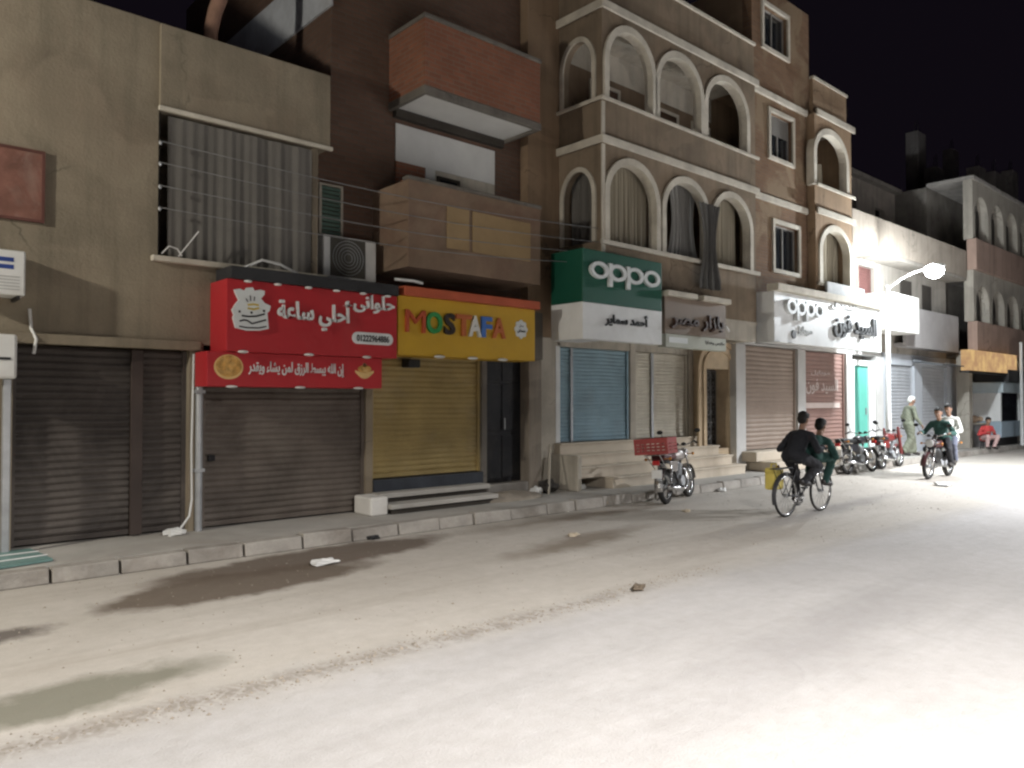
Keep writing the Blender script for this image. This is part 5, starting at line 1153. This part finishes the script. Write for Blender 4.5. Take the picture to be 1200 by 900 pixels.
qf = gnd(1088, 562); HD = R(180); D0 = Vector((qf.x - 1.24*math.cos(HD), qf.y - 1.24*math.sin(HD), 0)); place(mD, D0.x, D0.y, 0, HD, 0)

def bicycle(label):
    t = thing('bicycle', (0, 0, 0), label, 'bicycle')
    WB, r = 1.06, .335; m_ = mat('dark_bike_frame', (0.05, 0.05, 0.055), .4, .2, 3, .02)
    wheel(t, 0, r, .021, 'rear_wheel', 28, .035); wheel(t, WB, r, .021, 'front_wheel', 28, .035)
    guard(t, 0, r, r + .02, 10, 200, .028, m_); guard(t, WB, r, r + .02, 20, 150, .028, m_)
    g = MB(); bb = (.44, 0, .29); sc = (.30, 0, .82); ht = (.86, 0, .84); hb2 = (.90, 0, .70)
    g.tube([bb, sc], .016, 8); g.tube([sc, ht], .015, 8); g.tube([bb, hb2], .017, 8); g.tube([hb2, (.84, 0, .92)], .018, 8)
    for s_ in (-1, 1):
        g.tube([(.44, .03*s_, .29), (0, .05*s_, r)], .010, 7); g.tube([(.31, .02*s_, .78), (0, .05*s_, r)], .008, 7); g.tube([hb2, (.94, .045*s_, .64), (WB, .045*s_, r)], .011, 7)
    g.build('frame', m_, t, True)
    s_ = MB(); s_.ell((.24, 0, .87), (.14, .09, .035), 14, 8); s_.tube([(.40, 0, .87), (.30, 0, .87)], .025, 8); 
    sd = s_.build('saddle', SEATB, t, True); MB().tube([(.30, 0, .80), (.28, 0, .86)], .012, 8).build('seat_post', CHROME, sd)
    h = MB(); h.tube([(.72, -.29, 1.04), (.82, -.24, 1.06), (.86, -.08, 1.04), (.84, 0, 1.02), (.86, .08, 1.04), (.82, .24, 1.06), (.72, .29, 1.04)], .011, 8); h.tube([(.84, 0, .9), (.84, 0, 1.03)], .012, 8)
    ho = h.build('handlebar', CHROME, t, True)
    for k in (-1, 1): q = MB(); q.tube([(.77, .265*k, 1.05), (.66, .31*k, 1.03)], .016, 8); q.build('grip', RUBBER, ho, True)
    c = MB(); c.ring(bb, (0, 1, 0), .09, .006, 24, 6); c.tube([(.44, -.05, .29), (.44, .05, .29)], .02, 8); c.tube([(.44, .06, .29), (.52, .07, .14)], .009, 6); c.tube([(.44, -.06, .29), (.36, -.07, .44)], .009, 6)
    co = c.build('crankset', CHROME, t)
    for (x_, y_, z_) in ((.52, .11, .14), (.36, -.11, .44)): q = MB(); q.box(x_ - .045, x_ + .045, y_ - .04, y_ + .04, z_ - .012, z_ + .012); q.build('pedal', BLACKPL, co, bevel=.004)
    q = MB()
    for y_ in (-.06, 0, .06): q.tube([(-.36, y_, .76), (.14, y_, .76)], .006, 6)
    for u in (-.36, -.1, .14): q.tube([(u, -.065, .76), (u, .065, .76)], .006, 6)
    for k in (-1, 1): q.tube([(-.25, .06*k, .76), (0, .055*k, r)], .006, 6)
    q.build('rear_rack', BLACKM, t)
    return t
bk = bicycle('dark bicycle ridden along the road with a yellow can at its rear wheel'); qb = gnd(921, 606); B_ANG = R(-2); place(bk, qb.x, qb.y, 0, B_ANG)
def local(root_loc, ang, p): return Vector(root_loc) + Matrix.Rotation(ang, 3, 'Z') @ Vector(p)
jc = thing('jerrycan', (0, 0, 0), 'yellow plastic can hanging beside the rear wheel of the bicycle', 'jerrycan')
JM = mat('yellow_can_plastic', (0.62, 0.50, 0.12), .45, .12, 3, .02)
MB().box(-.14, .14, -.09, .09, 0, .34).build('body', JM, jc, bevel=.03); g = MB(); g.tube([(-.09, 0, .335), (-.08, 0, .40), (.06, 0, .40), (.07, 0, .335)], .014, 8); g.build('handle', JM, jc, True)
g = MB(); g.tube([(.11, 0, .335), (.11, 0, .375)], .026, 10); g.build('cap', mat('dark_cap', (.08, .03, .02), .5), jc)
jc.location = local((qb.x, qb.y, 0), B_ANG, (-.06, .16, .42)); jc.rotation_euler = (0, 0, B_ANG)

# ------------------------------------------------------------------ people
SKIN = mat('brown_skin', (0.26, 0.15, 0.10), .6, .08, 6, .02, spec=.4); HAIR = mat('black_hair', (0.014, 0.012, 0.011), .7, .3, 20, .3); SHOE = mat('dark_shoes', (0.035, 0.03, 0.027), .6, .3, 5, .05)
EYE_W = mat('eye_white', (0.7, 0.68, 0.64), .3, .03, 5, 0)
def fuse(mb, name, m_, par, vox, smooth_it=3, wrinkle=0.0, seed=0):
    """melt overlapping limbs into one continuous skin"""
    me = bpy.data.meshes.new(name); me.from_pydata(mb.v, [], mb.f)
    bm = bmesh.new(); bm.from_mesh(me); bmesh.ops.remove_doubles(bm, verts=bm.verts, dist=1e-5); bmesh.ops.recalc_face_normals(bm, faces=bm.faces); bm.to_mesh(me); bm.free()
    o = bpy.data.objects.new(name, me); COL.objects.link(o)
    r_ = o.modifiers.new('r', 'REMESH'); r_.mode = 'VOXEL'; r_.voxel_size = vox
    s_ = o.modifiers.new('s', 'SMOOTH'); s_.factor = .5; s_.iterations = smooth_it
    nm = bpy.data.meshes.new_from_object(o.evaluated_get(bpy.context.evaluated_depsgraph_get()))
    bpy.data.objects.remove(o); nm.name = name; nm.materials.clear(); nm.materials.append(m_)
    if wrinkle:
        for v in nm.vertices:
            c = v.co; k = math.sin(c.z*38 + 6*math.sin(c.x*9 + seed) + seed)*math.sin(c.y*21 + 4*math.sin(c.z*8) + seed*2) 
            v.co = c + v.normal*(wrinkle*k)
    for p in nm.polygons: p.use_smooth = True
    oo = bpy.data.objects.new(name, nm); COL.objects.link(oo); oo.parent = par
    return oo
V = Vector
def person(label, group, J, top, low, robe=False, cap_m=None, sleeves=True, scale=1.0, facing=None, hair_m=None):
    """J: joints in local metres (x ahead, y left): pelvis, chest, neck, head, sh/el/wr and hip/kn/an/toe for l and r"""
    t = thing('person', (0, 0, 0), label, 'person', group)
    J = {k: V(v)*scale for k, v in J.items()}; S = scale
    f = (V(facing).normalized() if facing else V((1, 0, 0))); up = (J['head'] - J['neck']).normalized(); sd = up.cross(f).normalized(); f = sd.cross(up).normalized()
    b = MB(); hc_ = J['head']; rot = Matrix((f, sd, up)).transposed()
    L = lambda x, y, z: hc_ + (f*x + sd*y + up*z)*S
    b.ell(hc_ + up*.02*S, (.098*S, .078*S, .112*S), 20, 14, rot); b.ell(L(.025, 0, -.06), (.065*S, .058*S, .065*S), 16, 10, rot)
    b.cap(L(.088, 0, .02), L(.112, 0, -.025), .011*S, .016*S); b.ell(L(.082, 0, -.068), (.014*S, .028*S, .011*S), 10, 6, rot); b.ell(L(.078, 0, -.105), (.02*S, .025*S, .018*S), 10, 6, rot)
    for s_ in (-1, 1):
        b.ell(L(-.005, .080*s_, -.005), (.022*S, .011*S, .033*S), 10, 8, rot); b.ell(L(.082, .035*s_, .035), (.014*S, .026*S, .008*S), 10, 6, rot)
    b.cap(J['neck'] - up*.04*S, hc_ - up*.05*S, .055*S, .05*S)
    # trunk
    b.cap(J['pelvis'], J['chest'], .115*S, .12*S); b.cap(J['chest'], J['neck'] - up*.03*S, .11*S, .06*S)
    for s_ in 'lr':
        b.cap(J['hip'+s_], J['pelvis'], .085*S, .09*S); b.cap(J['sh'+s_], J['chest'] + (J['neck'] - J['chest'])*.45, .058*S, .08*S)
        b.cap(J['sh'+s_], J['el'+s_], .048*S, .038*S); b.cap(J['el'+s_], J['wr'+s_], .037*S, .026*S)
        b.cap(J['hip'+s_], J['kn'+s_], .082*S, .052*S); b.cap(J['kn'+s_], J['an'+s_], .052*S, .034*S); b.cap(J['an'+s_], J['toe'+s_], .038*S, .03*S)
        # hand: palm, four bent fingers of unequal length, thumb from the palm's side
        d = (J['wr'+s_] - J['el'+s_]).normalized(); n_ = d.cross(V((0, 1, 0))); n_ = n_.normalized() if n_.length > .1 else V((0, 0, 1))
        if n_.z > 0: n_ = -n_
        q = d.cross(n_).normalized(); w0 = J['wr'+s_]; pe = w0 + d*.085*S
        for k in range(4): b.cap(w0 + d*.01*S + q*(k-1.5)*.012*S, pe + q*(k-1.5)*.019*S, .014*S, .012*S)
        for k, ln in enumerate((.030, .036, .034, .026)):
            a0 = pe + q*(k-1.5)*.020*S; a1 = a0 + (d*.8 + n_*.6)*ln*S; a2 = a1 + (d*.15 + n_)*ln*.8*S
            b.cap(a0, a1, .009*S, .0085*S); b.cap(a1, a2, .0085*S, .0075*S)
        sg = -1 if (q.y > 0) == (s_ == 'l') else 1
        h0 = w0 + d*.03*S + q*sg*.03*S; h1 = h0 + (d*.5 + q*sg*.55 + n_*.4)*.04*S; b.cap(h0, h1, .011*S, .010*S); b.cap(h1, h1 + (d*.7 + n_*.6)*.03*S, .010*S, .008*S)
    body = fuse(b, 'body', SKIN, t, .0085*S, 2)
    for s_ in (-1, 1):
        e = MB(); e.ell(L(.085, .034*s_, .012), (.011*S, .014*S, .009*S), 10, 8, rot); eo = e.build('eye', EYE_W, t, True); e = MB(); e.ell(L(.0945, .034*s_, .012), (.004*S, .006*S, .006*S), 8, 6, rot); e.build('pupil', HAIR, eo, True)
    h = MB(); h.ell(L(-.018, 0, .05), (.098*S, .086*S, .094*S), 20, 12, rot); h.ell(L(-.05, 0, .0), (.07*S, .078*S, .08*S), 16, 10, rot); h.ell(L(.03, 0, .095), (.06*S, .07*S, .04*S), 14, 8, rot)
    fuse(h, 'cap' if cap_m else 'hair', cap_m or hair_m or HAIR, t, .012*S, 2, 0 if cap_m else .004, 3)
    c = MB(); c.cap(J['pelvis'] + V((0, 0, .02)), J['chest'], .148*S, .15*S); c.cap(J['chest'], J['neck'] - up*.045*S, .138*S, .075*S)
    for s_ in 'lr':
        c.cap(J['sh'+s_], J['chest'] + (J['neck'] - J['chest'])*.6, .066*S, .085*S); c.cap(J['sh'+s_], J['el'+s_], .066*S, .055*S)
        if sleeves: c.cap(J['el'+s_], J['wr'+s_] - (J['wr'+s_] - J['el'+s_])*.10, .057*S, .045*S)
        c.cap(J['pelvis'], J['hip'+s_], .135*S, .12*S)
    if robe:
        for k in range(9):
            u = k/8; a = J['hipl'].lerp(J['hipr'], u); e_ = J['anl'].lerp(J['anr'], u) + V((0, 0, .06*S)); kk = J['knl'].lerp(J['knr'], u)
            c.cap(a, kk, .12*S, .10*S); c.cap(kk, e_, .10*S, .085*S)
    fuse(c, 'robe' if robe else 'jacket', top, t, .013*S, 3, .007*S, 1)
    if not robe:
        c = MB()
        for s_ in 'lr': c.cap(J['pelvis'], J['hip'+s_], .118*S, .11*S); c.cap(J['hip'+s_], J['kn'+s_], .102*S, .075*S); c.cap(J['kn'+s_], J['an'+s_] + (J['kn'+s_]-J['an'+s_])*.06, .073*S, .058*S)
        fuse(c, 'trousers', low, t, .013*S, 3, .006*S, 2)
    for s_ in 'lr':
        c = MB(); c.cap(J['an'+s_] - V((0, 0, .01)), J['toe'+s_], .047*S, .042*S); c.cap(J['an'+s_] + (J['an'+s_]-J['toe'+s_])*.35, J['toe'+s_], .04*S, .044*S); fuse(c, 'shoe', SHOE, t, .012*S, 2)
    return t
BLKJ = mat('black_jacket_cloth', (0.022, 0.023, 0.028), .9, .25, 3, .15); GRNJ = mat('dark_green_cloth', (0.03, 0.075, 0.065), .9, .2, 3, .15); DARKT = mat('dark_trousers_cloth', (0.03, 0.03, 0.034), .9, .25, 3, .15)
WHTJ = mat('white_shirt_cloth', (0.72, 0.72, 0.68), .9, .06, 3, .15); BLUT = mat('blue_grey_trousers', (0.12, 0.13, 0.17), .9, .2, 3, .15); OLIV = mat('grey_green_robe_cloth', (0.17, 0.18, 0.135), .9, .15, 2, .15)
REDJ = mat('red_top_cloth', (0.5, 0.06, 0.06), .9, .12, 3, .15); PNKT = mat('pale_pink_cloth', (0.55, 0.38, 0.36), .9, .12, 3, .15); WCAP = mat('white_cap_cloth', (0.6, 0.6, 0.57), .9, .08, 3, .1)
def ride(seat, peg_l, peg_r, grip_l, grip_r, lean, hw=.10, tall=.50, knee_out=.06, knee_f=.40):
    """sitting joints: hips on the seat, feet on two pegs, hands on two grips"""
    p = V(seat); ch = p + V((math.sin(lean)*tall*.62, 0, math.cos(lean)*tall*.62)); nk = p + V((math.sin(lean)*tall*1.02, 0, math.cos(lean)*tall*1.02)); hd = nk + V((.05, 0, .165))
    J = dict(pelvis=p, chest=ch, neck=nk, head=hd)
    for s_, k, pg, gr in (('l', 1, peg_l, grip_l), ('r', -1, peg_r, grip_r)):
        pg = V(pg); gr = V(gr); hip = p + V((0, hw*k, -.02)); an = pg + V((-.04, 0, .07)); J['hip'+s_] = hip; J['an'+s_] = an; J['toe'+s_] = pg + V((.12, .01*k, .035))
        def bend(a, c, l1, l2, pole):
            d = (c - a); D = max(.16, min(d.length, (l1 + l2)*.995)); x = (l1*l1 - l2*l2 + D*D)/(2*D); h = math.sqrt(max(0, l1*l1 - x*x)); u = d.normalized(); q = V(pole) - u*u.dot(V(pole)); q = q.normalized() if q.length > 1e-4 else V((0, 0, 1)); return a + u*x + q*h
        J['kn'+s_] = bend(hip, an, .43, .42, (1, .25*k, .5))
        sh = nk + V((-.02, .165*k, -.085)); J['sh'+s_] = sh
        d = gr - sh; wr = gr - d.normalized()*.07; J['wr'+s_] = wr if d.length < .60 else sh + d.normalized()*.53
        J['el'+s_] = bend(sh, J['wr'+s_], .285, .26, (-.3, .6*k, -.8))
    return J
# the cyclist, and the one sitting in front of him on the crossbar
Jc = ride((.26, 0, .95), (.52, .11, .155), (.36, -.11, .455), (.69, .30, 1.03), (.69, -.30, 1.03), .55, tall=.44)
o = person('cyclist in a black jacket and dark trousers leaning over the handlebar of the bicycle', 'people on the street', Jc, BLKJ, DARKT); o.location = (qb.x, qb.y, 0); o.rotation_euler = (0, 0, B_ANG)
Jp = ride((.60, -.03, .93), (.93, .14, .42), (.93, -.14, .42), (1.06, .14, .92), (1.06, -.18, .92), .85, tall=.43)
o = person('passenger in dark green clothes on the crossbar of the bicycle', 'people on the street', Jp, GRNJ, GRNJ); o.location = local((qb.x, qb.y, 0), B_ANG, (.05, 0, 0)); o.rotation_euler = (0, 0, B_ANG)
# two riders on the moving motorcycle
Jd = ride((.36, 0, .93), (.42, .20, .285), (.42, -.20, .285), (.86, .35, 1.02), (.86, -.35, 1.02), .38, tall=.45)
o = person('motorcycle driver in dark green clothes with black hair', 'people on the street', Jd, GRNJ, DARKT); o.location = D0; o.rotation_euler = (0, 0, HD)
Jw = ride((-.10, 0, .95), (.14, .20, .32), (.14, -.20, .32), (.24, .20, .98), (.24, -.20, .98), .0, tall=.48)
o = person('passenger in a white shirt sitting behind the motorcycle driver', 'people on the street', Jw, WHTJ, BLUT); o.location = D0; o.rotation_euler = (0, 0, HD)
# man walking on the pavement
Jm = dict(pelvis=(0, 0, .93), chest=(.03, 0, 1.25), neck=(.05, 0, 1.46), head=(.09, 0, 1.61), shl=(.04, .19, 1.40), shr=(.04, -.19, 1.40), ell=(-.05, .25, 1.13), elr=(.08, -.25, 1.12), wrl=(.06, .25, .89), wrr=(.24, -.23, .92),
          hipl=(0, .10, .90), hipr=(0, -.10, .90), knl=(.16, .10, .50), knr=(.0, -.10, .49), anl=(.20, .10, .09), anr=(-.20, -.10, .10), toel=(.35, .11, .04), toer=(-.05, -.11, .04))
q = at(1065, 500, 9.25); o = person('man in a long grey green robe and pale cap walking beyond the red motorcycle', 'people on the street', Jm, OLIV, OLIV, robe=True, cap_m=WCAP, scale=1.03); o.location = (q.x, 9.25, PAVE_Z); o.rotation_euler = (0, 0, R(-40))
# someone in red sitting low in front of the counter
q = at(1155, 520, 8.85); SY = 8.85
Js = ride((0, 0, .40), (.32, .12, .0), (.32, -.12, .0), (.30, .12, .55), (.30, -.12, .55), .25, tall=.46)
o = person('person in a red top and pale pink trousers sitting low below the orange sign', 'people on the street', Js, REDJ, PNKT, scale=.95); o.location = (q.x, SY, PAVE_Z); o.rotation_euler = (0, 0, R(-130))
t = thing('stool', (q.x, SY, PAVE_Z), 'low plastic stool under the person in red', 'stool'); 
MB().box(q.x - .15, q.x + .15, SY - .15, SY + .15, PAVE_Z + .22, PAVE_Z + .25).build('seat', BLACKPL, t, bevel=.01)
for a in (-1, 1):
    for b in (-1, 1): MB().tube([(q.x + .12*a, SY + .12*b, PAVE_Z), (q.x + .10*a, SY + .10*b, PAVE_Z + .218)], .015, 6).build('leg', BLACKPL, t)
